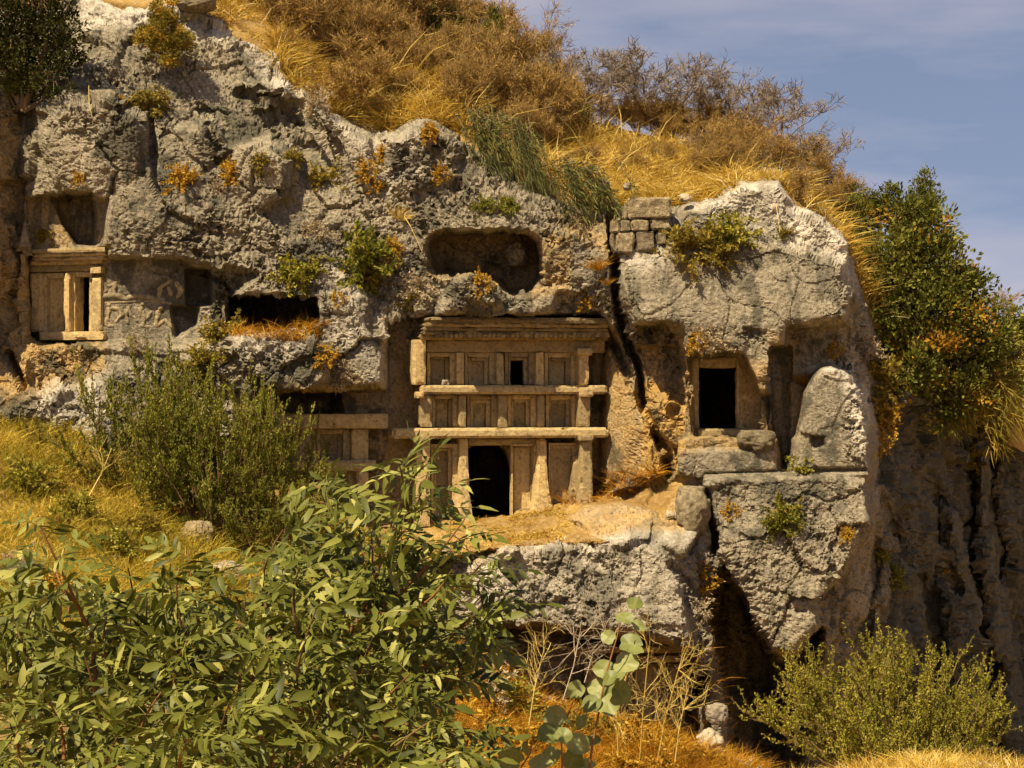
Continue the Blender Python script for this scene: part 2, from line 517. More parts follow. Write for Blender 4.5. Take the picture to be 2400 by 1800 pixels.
# right outcrop
swell([(1440, 600), (1500, 590), (1600, 580), (1750, 570), (1900, 560), (1985, 600), (2010, 700), (1990, 765), (1850, 770), (1844, 815), (1802, 822), (1800, 870), (1784, 908), (1764, 880), (1744, 838), (1700, 832), (1620, 836), (1594, 818), (1588, 775), (1480, 770), (1455, 700)], lambda X, Z: -0.55 - 0.45 * sstep(590, 780, Z), 34, 0.6)
swell([(1700, 440), (1720, 412), (1830, 408), (1865, 470), (1935, 500), (1990, 560), (2000, 620), (1880, 600), (1760, 560), (1690, 500)], 0.1, 45)
swell([(1600, 470), (1690, 450), (1740, 520), (1680, 580), (1600, 580)], 0.2, 30)
carve([(1488, 772), (1560, 758), (1592, 800), (1590, 815), (1490, 818)], 0.55, 5, 0.4)
carve([(1480, 815), (1590, 815), (1602, 860), (1600, 1020), (1590, 1110), (1570, 1100), (1545, 1010), (1520, 920), (1500, 850)], lambda X, Z: 0.9 - sstep(900, 980, Z) * 0.7, 5, 0.3)
swell([(1512, 950), (1530, 915), (1575, 905), (1600, 940), (1600, 1060), (1570, 1050), (1535, 1010)], 0.0, 22, 0.7)
swell([(1510, 1045), (1530, 1030), (1560, 1090), (1570, 1140), (1520, 1150), (1505, 1110)], -0.1, 20, 0.7)
carve([(1617, 834), (1700, 830), (1740, 834), (1765, 880), (1782, 920), (1806, 925), (1806, 1030), (1626, 1022), (1620, 900)], 0.75, 4, 0.3)
carve([(1638, 862), (1726, 858), (1728, 1002), (1700, 1010), (1642, 1004)], 9.0, 3, 0.2)
swell([(1590, 880), (1618, 880), (1624, 1025), (1596, 1030)], -0.25, 12, 0.6)
carve([(1800, 820), (1842, 812), (1846, 770), (1950, 764), (1990, 760), (2005, 860), (1960, 900), (1900, 960), (1880, 1010), (1855, 1030), (1850, 1108), (1812, 1100), (1808, 1000)], 0.7, 5, 0.35)
carve([(1806, 815), (1852, 812), (1850, 1060), (1816, 1050)], 0.95, 4, 0.5)
swell([(1740, 760), (1800, 770), (1800, 880), (1782, 915), (1762, 880), (1745, 830)], -0.85, 20, 0.9)
swell([(1780, 945), (1790, 930), (1804, 1000), (1806, 1035), (1782, 1035)], 0.0, 9, 0.5)
# plinth of the right tomb and the upright rounded stone
carve([(1588, 1030), (1640, 1024), (1822, 1030), (1828, 1110), (1640, 1120), (1590, 1110)], -0.95, 5, 0.5)
carve([(1590, 1058), (1825, 1053), (1828, 1110), (1640, 1120), (1590, 1110)], -1.12, 4, 0.3)
swell([(1858, 1114), (1860, 1040), (1872, 980), (1880, 918), (1904, 876), (1925, 856), (1948, 850), (1985, 862), (2015, 895), (2035, 960), (2046, 1040), (2046, 1120)], lambda X, Z: -1.05 - 0.2 * sstep(860, 1100, Z), 15, 0.35)
carve([(1902, 1024), (1933, 1022), (1934, 1046), (1906, 1048)], 0.30, 3, 0.1, True)
carve([(1521, 938), (1532, 938), (1532, 948), (1521, 948)], 0.35, 2, 0, True)
carve([(1572, 957), (1583, 957), (1583, 969), (1572, 969)], 0.35, 2, 0, True)
# hanging rock below
swell([(1645, 1125), (1760, 1115), (1900, 1108), (2045, 1108), (2050, 1230), (1990, 1340), (1930, 1400), (1925, 1470), (1860, 1540), (1800, 1535), (1770, 1480), (1745, 1390), (1690, 1290), (1655, 1200)], lambda X, Z: -1.50 - 0.6 * sstep(1110, 1420, Z), 26, 0.5)
carve([(1650, 1110), (1830, 1102), (2030, 1096), (2040, 1112), (1830, 1118), (1650, 1128)], lambda X, Z: -0.95 - 0.55 * np.clip((Z - 1098 - (2040 - X) * 0.03) / 16, 0, 1), 3, 0.1)
swell([(1585, 1130), (1640, 1140), (1665, 1200), (1670, 1280), (1610, 1310), (1585, 1230)], -1.0, 24)
crack([(1655, 1150), (1672, 1230), (1682, 1300), (1700, 1350)], 10, 1.0)
# gorge
carve([(1680, 1340), (1740, 1400), (1770, 1490), (1810, 1545), (1870, 1545), (1930, 1480), (1900, 1650), (1850, 1920), (1700, 1920), (1720, 1760), (1700, 1600), (1670, 1450)],
      lambda X, Z: 4.6 + 0.9 * np.sin(X / 31.0), 10, 0.8)
# flank folds
def fold(pts, push, r):
    """A rib that stands out from the flank by push metres."""
    s, d = warp_sd(pts, 1.0)
    t = np.clip(-d / r, 0, 1)
    Y[s] -= push * np.clip(1 - (1 - t) ** 2, 0, 1) ** 0.5
fold([(2060, 1000), (2110, 880), (2190, 900), (2220, 1100), (2215, 1300), (2200, 1400), (2120, 1300), (2070, 1150)], 0.7, 60)
fold([(2200, 1180), (2240, 1200), (2300, 1400), (2320, 1700), (2260, 1800), (2220, 1600)], 1.6, 30)
fold([(2290, 1000), (2320, 1060), (2340, 1300), (2390, 1600), (2420, 1900), (2350, 1900), (2330, 1600), (2290, 1300)], 1.8, 30)
fold([(2070, 1250), (2150, 1300), (2190, 1500), (2190, 1900), (2040, 1900), (2030, 1500)], 1.0, 50)
crack([(2195, 1150), (2212, 1260), (2240, 1380)], 22, 0.9, 2.0)
crack([(2325, 1010), (2322, 1150), (2352, 1340)], 18, 0.8, 2.0)
crack([(2310, 1580), (2335, 1560), (2345, 1600)], 16, 1.2)
# terrace in front of the main tomb, sloping down to the ledge
_T0 = [(840, 1238), (1000, 1222), (1200, 1203), (1320, 1178), (1400, 1160), (1500, 1140), (1590, 1120), (1620, 1150), (1640, 1240), (1600, 1300), (1560, 1278), (1330, 1272), (1130, 1292), (1000, 1320), (850, 1345)]
def terrace_depth(X, Z):
    back = np.interp(X, [840, 1000, 1200, 1320, 1400, 1500, 1600, 1660], [1238, 1222, 1203, 1178, 1160, 1140, 1122, 1122])
    front = np.interp(X, [840, 1000, 1130, 1330, 1560, 1660], [1345, 1320, 1292, 1272, 1278, 1300])
    yb = np.interp(X, [840, 1000, 1200, 1420, 1500, 1600, 1660], [0.6, 0.8, 1.1, 1.5, 0.8, 0.2, -0.2])
    t = np.clip((Z - back) / (front - back), 0, 1)
    return yb * (1 - t) + (-2.1) * t
carve(_T0, terrace_depth, 3, 0.15)
swell([(1325, 1215), (1370, 1185), (1450, 1178), (1540, 1195), (1560, 1250), (1545, 1300), (1480, 1300), (1400, 1262)], lambda X, Z: -1.6 + 0.8 * sstep(1260, 1190, Z), 30)
# ledge below the terrace: face and its overhang
swell([(1110, 1300), (1210, 1282), (1340, 1272), (1540, 1282), (1570, 1320), (1600, 1400), (1625, 1490), (1615, 1530), (1560, 1510), (1420, 1490), (1300, 1482), (1210, 1480), (1130, 1420), (1080, 1380)], lambda X, Z: -2.15 - 0.55 * sstep(1290, 1470, Z), 24, 0.8)
carve([(1130, 1470), (1220, 1486), (1420, 1494), (1560, 1512), (1630, 1545), (1640, 1720), (1600, 1780), (1150, 1760)], plane(1150, 0.2, 0.1), 6, 0.3)
swell([(1560, 1310), (1620, 1320), (1650, 1420), (1680, 1540), (1705, 1700), (1730, 1900), (1640, 1900), (1650, 1700), (1630, 1540), (1590, 1400)], -1.5, 30)
carve([(1640, 1590), (1655, 1582), (1664, 1600), (1660, 1640), (1638, 1650), (1620, 1640), (1626, 1615)], 2.2, 4, 0.3)

def region(pts, warp=0.6):
    X = PX + (WX - PX) * warp
    Z = PY + (WY - PY) * warp
    return poly_sd(X, Z, pts)

# cut-off along the top: the rock rolls back under the hillside
TOP = np.array([(-140, -90), (120, -60), (190, -20), (300, 2), (420, -8), (500, 14), (560, 62), (650, 108), (672, 175), (700, 195), (770, 255), (860, 300), (930, 300), (1000, 270),
                (1060, 290), (1110, 330), (1180, 380), (1260, 425), (1340, 455), (1420, 480), (1445, 470), (1470, 470), (1560, 470), (1640, 470), (1690, 445), (1722, 412),
                (1830, 408), (1868, 470), (1935, 498), (1990, 555), (2025, 690), (2055, 770), (2100, 800), (2180, 800), (2290, 860), (2380, 930), (2540, 980)], dtype=float)
ztop = np.interp(PX, TOP[:, 0], TOP[:, 1])
tt = np.clip((PY - ztop) / 34.0, -1.5, 1)
roll = np.where(tt < 1, 1 - np.sqrt(np.clip(1 - (1 - tt) ** 2, 0, 1)), 0)
roll = np.where(tt < 0, 1 - tt * 1.5, roll)
Y = Y + roll * 1.3

def smooth2(A, n):
    for _ in range(n):
        A = A.copy()
        A[1:-1] = (A[:-2] + 2 * A[1:-1] + A[2:]) / 4
        A[:, 1:-1] = (A[:, :-2] + 2 * A[:, 1:-1] + A[:, 2:]) / 4
    return A
Y = smooth2(Y, 1)

def world_pos(Yf):
    k = 1 + Yf / CAM_D
    return np.stack([(PX - 1200) / 100 * k, Yf, (900 - PY) / 100 * k], -1)

def normals(P):
    du = np.gradient(P, axis=1)
    dv = np.gradient(P, axis=0)
    n = np.cross(dv, du)
    n /= np.linalg.norm(n, axis=-1, keepdims=True) + 1e-9
    flip = n[..., 1] > 0
    n[flip] *= -1
    return n

P = world_pos(Y)
# smooth carved surfaces keep little roughness
amp = np.ones(SH)
for pts, a in (([(905, 760), (950, 745), (1405, 742), (1450, 800), (1475, 900), (1490, 1000), (1440, 1145), (1395, 1170), (1180, 1205), (880, 1230)], 0.16),
               ([(62, 470), (250, 470), (246, 800), (66, 800)], 0.25),
               ([(232, 604), (500, 612), (500, 800), (236, 806)], 0.18),
               ([(1004, 545), (1266, 545), (1262, 680), (1180, 680), (1110, 630), (1040, 630), (1000, 610)], 0.3),
               ([(615, 935), (915, 930), (890, 1190), (600, 1200)], 0.2),
               ([(1617, 834), (1782, 834), (1782, 1022), (1620, 1022)], 0.22),
               ([(1480, 800), (1592, 800), (1600, 900), (1500, 900)], 0.4),
               ([(1806, 770), (1990, 765), (1900, 960), (1850, 1100), (1812, 1090)], 0.3),
               ([(1480, 600), (1960, 590), (1990, 740), (1850, 780), (1500, 770)], 0.5),
               ([(1870, 930), (1900, 890), (1985, 880), (1985, 1105), (1865, 1105)], 0.28),
               ([(1640, 1092), (2040, 1088), (2042, 1124), (1645, 1134)], 0.12),
               ([(1590, 1030), (1825, 1030), (1828, 1108), (1620, 1115)], 0.28),
               (_T0, 0.4),
               ([(1150, 1490), (1620, 1530), (1630, 1720), (1160, 1740)], 0.22)):
    d = region(pts)
    w = sstep(14, -14, d)
    amp = amp * (1 - w) + a * w
N = normals(smooth2(P.reshape(SH[0], SH[1], 3), 2))
Pf = P.reshape(-1, 3)
af = amp.ravel()
steep = np.clip(np.maximum(np.abs(np.gradient(Y, axis=1)), np.abs(np.gradient(Y, axis=0))) / (STEP / 100), 0, 60)
calm = 1.0 / (1.0 + np.clip(smooth2(steep, 3) - 3.0, 0, 20) * 0.35)
calm2 = 1.0 / (1.0 + np.clip(smooth2(steep, 5) - 1.4, 0, 20) * 0.8)
af = (amp * calm).ravel()
warp3 = np.stack([fbm(Pf + 5, 1.1, 3), fbm(Pf + 25, 1.1, 3), fbm(Pf + 45, 1.1, 3)], 1) * 0.35
fac, edge, cid = facets(Pf + warp3, 1.6)
h = 0.22 * fbm(Pf + 5, 3.0, 3, 0.5) + 0.26 * fac - 0.10 * sstep(0.05, 0.0, edge) * (cid > 0.35)
fac, edge, cid = facets(Pf * np.array([1, 1, 1.25]) + warp3 * 0.6 + 9, 0.55)
rough_zone = sstep(-0.25, 0.30, fbm(Pf + 177, 1.7, 3))
h += 0.22 * fac * (0.2 + 0.8 * rough_zone) - 0.05 * sstep(0.06, 0.0, edge) * (cid > 0.55)
h += 0.045 * fbm(Pf + 31, 0.6, 4, 0.62)
_fl = sstep(2050, 2120, PX.ravel())
_fa, _ed, _ci = facets(Pf * np.array([1, 0.8, 0.7]) + warp3 + 61, 0.95)
h += (0.40 * fbm(Pf + 131, 1.1, 4, 0.6) + 0.75 * _fa - 0.16 * sstep(0.07, 0.0, _ed) * (_ci > 0.4)) * _fl
P2 = P + N * (h * af).reshape(SH)[..., None]
N2 = normals(P2)
Pg = P2.reshape(-1, 3)
karst = sstep(-0.20, 0.30, fbm(Pg + 77, 1.9, 3))
pit = fbm(Pg * np.array([1, 1, 1.6]) + 51, 0.26, 4, 0.6)
pit2 = fbm(Pg * np.array([1, 1, 1.5]) + 91, 0.11, 3, 0.65)
grain = fbm(Pg + 12, 0.13, 3, 0.85)
h2 = 0.10 * grain * (0.55 + 0.5 * karst) - 0.17 * sstep(0.20, 0.34, pit) * (0.10 + 0.95 * karst) - 0.07 * sstep(0.18, 0.34, pit2) * (0.35 + 0.65 * karst)
coarse = 0.16 * fbm(Pg * np.array([1, 1, 0.8]) + 211, 0.55, 4, 0.68) - 0.14 * sstep(0.12, 0.30, fbm(Pg * np.array([1, 1, 0.6]) + 231, 0.5, 3, 0.6))
h2 = h2 * calm2.ravel() + coarse * (1 + 0.7 * _fl) * (1 - calm2.ravel()) * sstep(0.2, 0.6, amp.ravel())
P3 = P2 + N2 * (h2 * (0.14 + 0.86 * amp.ravel())).reshape(SH)[..., None]
_sm = smooth2(P3, 2)
_w = 0.6 * sstep(0.5, 0.2, calm2)[..., None]
P3 = P3 * (1 - _w) + _sm * _w
tone = 0.5 + 0.5 * fbm(Pg + 7, 1.6, 5, 0.65)
lich = fbm(Pg + 63, 1.1, 6, 0.72)
drip = fbm(Pg * np.array([3.2, 3.2, 0.45]) + 13, 1.0, 4, 0.6)
lichen_shade = np.clip(0.8 * sstep(0.08, 0.28, lich) + 0.55 * sstep(0.12, 0.34, drip), 0, 0.82)

# stains: ochre where the stone is sheltered or freshly broken; pale: weathered rock, mostly sunlight painted onto its tops
ochre = np.zeros(SH)
for pts, a, s in (([(-20, 620), (66, 600), (240, 590), (240, 860), (150, 900), (20, 960), (-20, 900)], 0.9, 22),
                  ([(62, 470), (150, 470), (240, 560), (66, 600)], 0.45, 15),
                  ([(-140, 250), (50, 250), (52, 640), (-100, 800)], 0.55, 15),
                  ([(930, 790), (1430, 770), (1500, 930), (1510, 1060), (1440, 1150), (1180, 1210), (880, 1230)], 0.75, 20),
                  ([(1275, 540), (1340, 540), (1330, 690), (1240, 700)], 0.6, 15),
                  ([(1000, 545), (1266, 545), (1250, 690), (1000, 640)], 0.5, 12),
                  ([(1300, 480), (1430, 480), (1430, 600), (1340, 560)], 0.5, 15),
                  ([(1505, 890), (1600, 890), (1600, 1060), (1560, 1160), (1490, 1160)], 1.25, 12),
                  ([(1480, 780), (1600, 790), (1600, 890), (1500, 890)], 0.6, 15),
                  ([(1600, 850), (1800, 850), (1800, 1050), (1600, 1060)], 0.7, 18),
                  ([(1800, 780), (1880, 780), (1880, 1000), (1810, 1100)], 0.45, 18),
                  ([(615, 930), (915, 930), (890, 1190), (600, 1200)], 0.55, 15),
                  ([(640, 900), (790, 920), (790, 960), (640, 960)], 0.8, 10),
                  ([(830, 1230), (1200, 1200), (1600, 1130), (1600, 1250), (1330, 1270), (850, 1340)], 0.9, 12),
                  ([(1150, 1490), (1640, 1530), (1640, 1780), (1150, 1760)], 0.35, 15)):
    d = region(pts, 1.5)
    ochre = np.maximum(ochre, a * sstep(s, -s, d))
pale = np.zeros(SH)
for pts, a, s in (([(190, -20), (500, 0), (690, 110), (720, 250), (640, 210), (560, 110), (420, 50), (200, 60)], 1.0, 22),
                  ([(60, 930), (120, 880), (250, 880), (250, 1100), (120, 1080)], 0.8, 25),
                  ([(720, 620), (800, 600), (860, 720), (920, 900), (860, 910), (780, 800)], 0.6, 30),
                  ([(530, 770), (740, 770), (700, 830), (540, 830)], 0.8, 20),
                  ([(1450, 585), (1560, 570), (1560, 640), (1450, 620)], 0.6, 16),
                  ([(1600, 470), (1700, 420), (1860, 400), (2000, 560), (2030, 700), (1950, 600), (1800, 560), (1690, 520)], 1.0, 25),
                  ([(1900, 850), (2000, 850), (2040, 980), (2030, 1080), (1990, 1000), (1970, 900)], 0.9, 14),
                  ([(1320, 1180), (1560, 1180), (1580, 1300), (1330, 1300), (1100, 1310), (1080, 1400), (1150, 1440), (1210, 1340)], 0.9, 18),
                  ([(1560, 1130), (1670, 1140), (1660, 1300), (1600, 1300)], 0.5, 18),
                  ([(1100, 1280), (1600, 1280), (1620, 1500), (1100, 1450)], 0.35, 25),
                  ([(740, 180), (1000, 280), (1000, 400), (880, 450)], 0.45, 35)):
    d = region(pts, 2.0)
    pale = np.maximum(pale, a * sstep(s, -s, d))

keep_v = (PY > ztop - 26)
qi = np.arange(SH[0] * SH[1]).reshape(SH)
quads = np.stack([qi[:-1, :-1], qi[1:, :-1], qi[1:, 1:], qi[:-1, 1:]], -1)
keep_q = (keep_v[:-1, :-1] & keep_v[1:, 1:] & keep_v[:-1, 1:] & keep_v[1:, :-1])
# rock that lies deep under the grassy slope at the foot is left out
foot = np.interp(PX, [-140, 300, 500, 850, 1000, 1130, 1700, 2540], [1290, 1290, 1330, 1420, 1560, 1700, 1921, 1921])
keep_q &= (PY < foot)[:-1, :-1]

reg = np.zeros((SH[0] - 1, SH[1] - 1), dtype=int)
for k, pts in ((1, [(1436, 440), (1430, 560), (1440, 640), (1446, 740), (1458, 790), (1490, 840), (1512, 930), (1540, 1010), (1560, 1060), (1568, 1118), (1640, 1124), (2046, 1112), (2046, 980), (2020, 800),
                    (2010, 700), (1990, 380), (1440, 380)]),
               (2, [(1640, 1124), (2046, 1112), (2050, 1230), (1990, 1340), (1930, 1400), (1930, 1480), (1860, 1550), (1800, 1550), (1765, 1480), (1740, 1390), (1682, 1300), (1660, 1180)]),
               (3, [(2046, 1112), (2046, 980), (2020, 800), (2010, 700), (1990, 380), (2700, 380), (2700, 2100), (1850, 2100), (1860, 1550), (1930, 1480), (1930, 1400), (1990, 1340), (2050, 1230)]),
               (4, [(1100, 1296), (1210, 1282), (1340, 1274), (1560, 1282), (1600, 1310), (1650, 1420), (1700, 1600), (1740, 1921), (1640, 1921), (1640, 1700), (1625, 1540), (1560, 1508), (1210, 1484), (1070, 1390)]),
               (5, _T0),
               (4, [(1325, 1215), (1370, 1185), (1450, 1178), (1540, 1195), (1560, 1250), (1545, 1300), (1480, 1300), (1400, 1262)]),
               (4, [(1570, 1165), (1680, 1140), (1680, 1330), (1560, 1320), (1545, 1255)])):
    reg[(region(pts, 0.25)[:-1, :-1] < 0)] = k
lichen_shade = lichen_shade * (1 - 0.6 * pale.ravel())
lichen_shade = np.clip(lichen_shade + 0.7 * sstep(2045, 2110, PX.ravel() + 25 * lich) * (0.55 + 0.8 * tone), 0, 0.88)  # the flank's shade, painted in as an extra dark coat over the lichen
flatP, fo, fp = P3.reshape(-1, 3), ochre.ravel(), pale.ravel()
for k, nm in enumerate(('cliff_face', 'rock_outcrop', 'hanging_rock', 'cliff_flank', 'rock_ledge', 'terrace')):
    q = quads[(reg == k) & keep_q]
    used, inv = np.unique(q, return_inverse=True)
    me = mesh_np(nm, flatP[used], inv.reshape(-1, 4).astype(np.int32), {'ochre': fo[used], 'pale': fp[used], 'tone': tone[used], 'lichen_shade': lichen_shade[used]}, smooth=False)
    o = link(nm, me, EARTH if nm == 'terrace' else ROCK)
    tag(o, kind='structure')

def cliff_point(px, py, lift=0.0):
    """The rock surface where the sight line through (px, py) meets it."""
    i = int(np.clip(round((py - gy[0]) / STEP), 0, SH[0] - 1))
    j = int(np.clip(round((px - gx[0]) / STEP), 0, SH[1] - 1))
    return Vector(P3[i, j] + N2[i, j] * lift)
def cliff_normal(px, py):
    i = int(np.clip(round((py - gy[0]) / STEP), 3, SH[0] - 4))
    j = int(np.clip(round((px - gx[0]) / STEP), 3, SH[1] - 4))
    n = N2[i - 3:i + 4, j - 3:j + 4].reshape(-1, 3).mean(0)
    return Vector(n).normalized()

# ------------------------------------------------------------------ hillside above, ground below, far slope
def strip(name, lines, ncols, nrows, mat, amp=0.12, kind='structure'):
    """A sheet through polylines of world points, from the nearest line to the farthest."""
    rows = []
    for ln in lines:
        a = np.array([tuple(v) for v in ln])
        t = np.linspace(0, 1, len(a))
        tt_ = np.linspace(0, 1, ncols)
        rows.append(np.stack([np.interp(tt_, t, a[:, i]) for i in range(3)], 1))
    rows = np.array(rows)
    tr = np.linspace(0, 1, len(rows))
    tn = np.linspace(0, 1, nrows)
    G = np.zeros((nrows, ncols, 3))
    for j, t in enumerate(tn):
        i = min(int(np.searchsorted(tr, t, side='right')) - 1, len(rows) - 2)
        f = (t - tr[i]) / (tr[i + 1] - tr[i])
        G[j] = rows[i] * (1 - f) + rows[i + 1] * f
    G = smooth2(G, 4)
    q = G.reshape(-1, 3)
    n = fbm(q + 40, 2.2, 4, 0.55) * amp + fbm(q, 0.35, 3, 0.6) * amp * 0.35
    q = q + np.stack([np.zeros(len(n)), np.zeros(len(n)), n], 1)
    idx = np.arange(nrows * ncols).reshape(nrows, ncols)
    F = np.stack([idx[:-1, :-1], idx[:-1, 1:], idx[1:, 1:], idx[1:, :-1]], -1).reshape(-1, 4)
    me = mesh_np(name, q, F)
    o = link(name, me, mat)
    tag(o, kind=kind)
    return q.reshape(nrows, ncols, 3)

def line(pts):
    return [at(*p) for p in pts]
_px = np.linspace(-120, 2480, 53)
def hill_line(py_of, y_of):
    return [at(p, np.interp(p, *zip(*py_of)), np.interp(p, *zip(*y_of))) for p in _px]
_edge_y = [(-120, 4.4), (450, 3.6), (700, 2.8), (900, 2.3), (1100, 1.9), (1250, 1.4), (1420, 1.4), (1600, 1.0), (1770, 1.0), (1950, 1.2), (2030, 2.0), (2150, 4.2), (2300, 7.4), (2480, 11)]
_edge_p = [(a, b + 16) for a, b in TOP]
_crest_p = [(-120, -260), (500, -180), (800, -60), (1000, 40), (1150, 150), (1300, 268), (1450, 300), (1700, 345), (1850, 400), (1960, 480), (2050, 640), (2200, 760), (2480, 960)]
_crest_y = [(a, b + (7.0 if a < 1900 else 3.0)) for a, b in _edge_y]
_midl_p = [(a, np.interp(a, *zip(*_edge_p)) * 0.48 + np.interp(a, *zip(*_crest_p)) * 0.52) for a in _px]
_midl_y = [(a, np.interp(a, *zip(*_edge_y)) + 2.6) for a in _px]
HILL = strip('hillside', [
    [v + Vector((0, 0.5, -1.2)) for v in hill_line(_edge_p, _edge_y)],
    hill_line(_edge_p, _edge_y), hill_line(_midl_p, _midl_y), hill_line(_crest_p, _crest_y),
    [v + Vector((0, 9, 0.2)) for v in hill_line(_crest_p, _crest_y)],
    [v + Vector((0, 60, -14)) for v in hill_line(_crest_p, _crest_y)]], 180, 110, EARTH, 0.22)

_g = []
for px, py, y in ((-300, 1000, -1.2), (0, 1000, -1.6), (130, 1040, -1.9), (260, 1080, -2.0), (400, 1180, -2.2), (0, 1180, -4.6), (250, 1210, -4.4), (0, 1400, -9), (250, 1420, -9), (-300, 1300, -8),
                  (450, 1260, -3.6), (600, 1235, -2.0), (750, 1215, -1.2), (860, 1235, -0.4), (520, 1350, -5.0), (720, 1340, -3.4), (880, 1345, -2.6), (700, 1560, -7), (1000, 1540, -3.0), (1000, 1720, -9),
                  (1100, 1610, -2.9), (1250, 1700, -3.0), (1400, 1735, -3.2), (1560, 1750, -3.2), (1700, 1795, -3.0), (1400, 1860, -8), (1700, 1890, -7), (1200, 1830, -7), (1050, 1640, -5),
                  (1800, 1860, -1.0), (1780, 1900, 1.5), (2000, 1880, 1.0), (2300, 1880, 4.0), (2450, 1850, 8.0), (1900, 1880, -5), (2200, 1900, -5), (2450, 1900, -4),
                  (1850, 1850, -14), (2000, 1812, -15), (2150, 1790, -15), (2300, 1808, -15), (2420, 1816, -15), (1700, 1900, -15), (2100, 1850, -20), (2500, 1900, -20), (1400, 2000, -18),
                  (1000, 1900, -20), (400, 1800, -20), (-200, 1700, -20)):
    p = at(px, py, y)
    _g.append((p.x / 10, p.y / 10, p.z))
for x, y, z in ((0, -50, -1.7), (-4, -48, -1.6), (4, -48, -1.8), (0, -42, -2.6), (-5, -40, -2.6), (5, -40, -3.0), (0, -32, -4.6), (-8, -32, -4.2), (8, -32, -4.6), (0, -60, -1.9), (-20, -50, 0.0), (20, -50, -4.0),
                (-30, -10, 0.0), (-30, 5, 3), (30, -10, -9), (30, 10, -10), (30, -30, -7), (-30, -30, -1.0), (0, 6, -6.0), (10, 8, -11), (20, 20, -12), (-20, 10, 2)):
    _g.append((x / 10, y / 10, z))
_gf = tps(_g)
def ground_z(x, y):
    x, y = np.asarray(x, float), np.asarray(y, float)
    r = np.maximum(np.maximum(np.abs(x) - 28, 0), np.maximum(np.maximum(y - 14, -62 - y), 0))
    w = sstep(0, 60, r)
    z = _gf(np.clip(x, -40, 40) / 10, np.clip(y, -70, 24) / 10)
    n = fbm(np.stack([x.ravel(), y.ravel(), np.zeros(x.size)], 1), 1.6, 4, 0.55).reshape(x.shape) * 0.10
    return z * (1 - w) + (-9.0) * w + n * np.clip((y + 50) / 20, 0.1, 1)
_xs = np.concatenate([np.linspace(-1500, -40, 22), np.arange(-38, 38.1, 0.3), np.linspace(40, 1500, 22)])
_ys = np.concatenate([np.linspace(-400, -70, 12), np.arange(-66, 14.1, 0.3), np.linspace(18, 2500, 26)])
_GX, _GY = np.meshgrid(_xs, _ys)
_GZ = ground_z(_GX, _GY)
_GZ = np.where(_GY > 14, np.minimum(_GZ, -9 - (_GY - 14) * 0.01), _GZ)
_i = np.arange(_GX.size).reshape(_GX.shape)
me = mesh_np('ground', np.stack([_GX, _GY, _GZ], -1).reshape(-1, 3), np.stack([_i[:-1, :-1], _i[:-1, 1:], _i[1:, 1:], _i[1:, :-1]], -1).reshape(-1, 4))
tag(link('ground', me, EARTH), kind='structure')
def ground_at(x, y):
    return float(ground_z(np.array([x]), np.array([y]))[0])
def ground_hit(px, py):
    """Where the sight line through a pixel meets the ground sheet."""
    ys = np.linspace(-46, 6, 400)
    k = 1 + ys / CAM_D
    xs, zs = (px - 1200) / 100 * k, (900 - py) / 100 * k
    d = zs - ground_z(xs, ys)
    j = np.argmax(d < 0) if (d < 0).any() else len(ys) - 1
    return Vector((xs[j], ys[j], float(ground_z(xs[j:j + 1], ys[j:j + 1])[0])))
strip('far_slope', [line([(2230, 1000, 30), (2330, 800, 32), (2420, 720, 34), (2560, 640, 36), (2900, 560, 40)]),
                    line([(2230, 1020, 26), (2330, 900, 27), (2420, 860, 28), (2560, 820, 29), (2900, 800, 30)]),
                    line([(2230, 1500, 18), (2330, 1400, 19), (2420, 1300, 20), (2560, 1250, 21), (2900, 1200, 22)])], 50, 40, EARTH, 0.4)

# ------------------------------------------------------------------ carved stone
_seed = [0]
def box_np(lo, hi, cell=0.07, rough=0.010, chip=0.03, warp=None):
    """A worn stone block: a box of small quads, edges rubbed and chipped."""
    lo, hi = np.array(lo, float), np.array(hi, float)
    n = np.clip(np.ceil((hi - lo) / cell).astype(int), 1, 70)
    ax = [np.linspace(lo[i], hi[i], n[i] + 1) for i in range(3)]
    V, F, off = [], [], 0
    for d in range(3):
        a, b = [(1, 2), (2, 0), (0, 1)][d]
        for side in (0, 1):
            A, B = np.meshgrid(ax[a], ax[b], indexing='ij')
            q = np.zeros(A.shape + (3,))
            q[..., a], q[..., b], q[..., d] = A, B, (hi if side else lo)[d]
            idx = off + np.arange(A.size).reshape(A.shape)
            f = np.stack([idx[:-1, :-1], idx[1:, :-1], idx[1:, 1:], idx[:-1, 1:]], -1).reshape(-1, 4)
            V.append(q.reshape(-1, 3))
            F.append(f if side else f[:, ::-1])
            off += A.size
    V, F = np.concatenate(V), np.concatenate(F)
    key = np.round(V * 2000).astype(np.int64)
    _, first, inv = np.unique(key, axis=0, return_index=True, return_inverse=True)
    V, F = V[first], inv.ravel()[F]
    c = (lo + hi) / 2
    half = (hi - lo) / 2
    e = np.clip((np.abs(V - c) / half - 1) * half + 0.03, 0, None) / 0.03        # 1 on a face, 0 inside
    on = (np.abs(V - c) > half * 0.999).sum(1)
    dirn = np.where(np.abs(V - c) > half * 0.999, np.sign(V - c), 0)
    _seed[0] += 1
    s = V + _seed[0] * 3.7
    nz = fbm(s, 0.22, 3, 0.6)
    V = V + dirn * (nz * rough)[:, None]
    wear = np.where(on >= 2, 0.25 + np.clip(fbm(s + 50, 0.3, 3, 0.6) * 2.2, 0, 1.2), 0)
    V = V - dirn * (wear * chip)[:, None] * (on >= 2)[:, None]
    if warp is not None:
        V = warp(V)
    return V, F

def join_np(parts):
    V, F, o = [], [], 0
    for v, f in parts:
        V.append(v); F.append(f + o); o += len(v)
    return np.concatenate(V), np.concatenate(F)

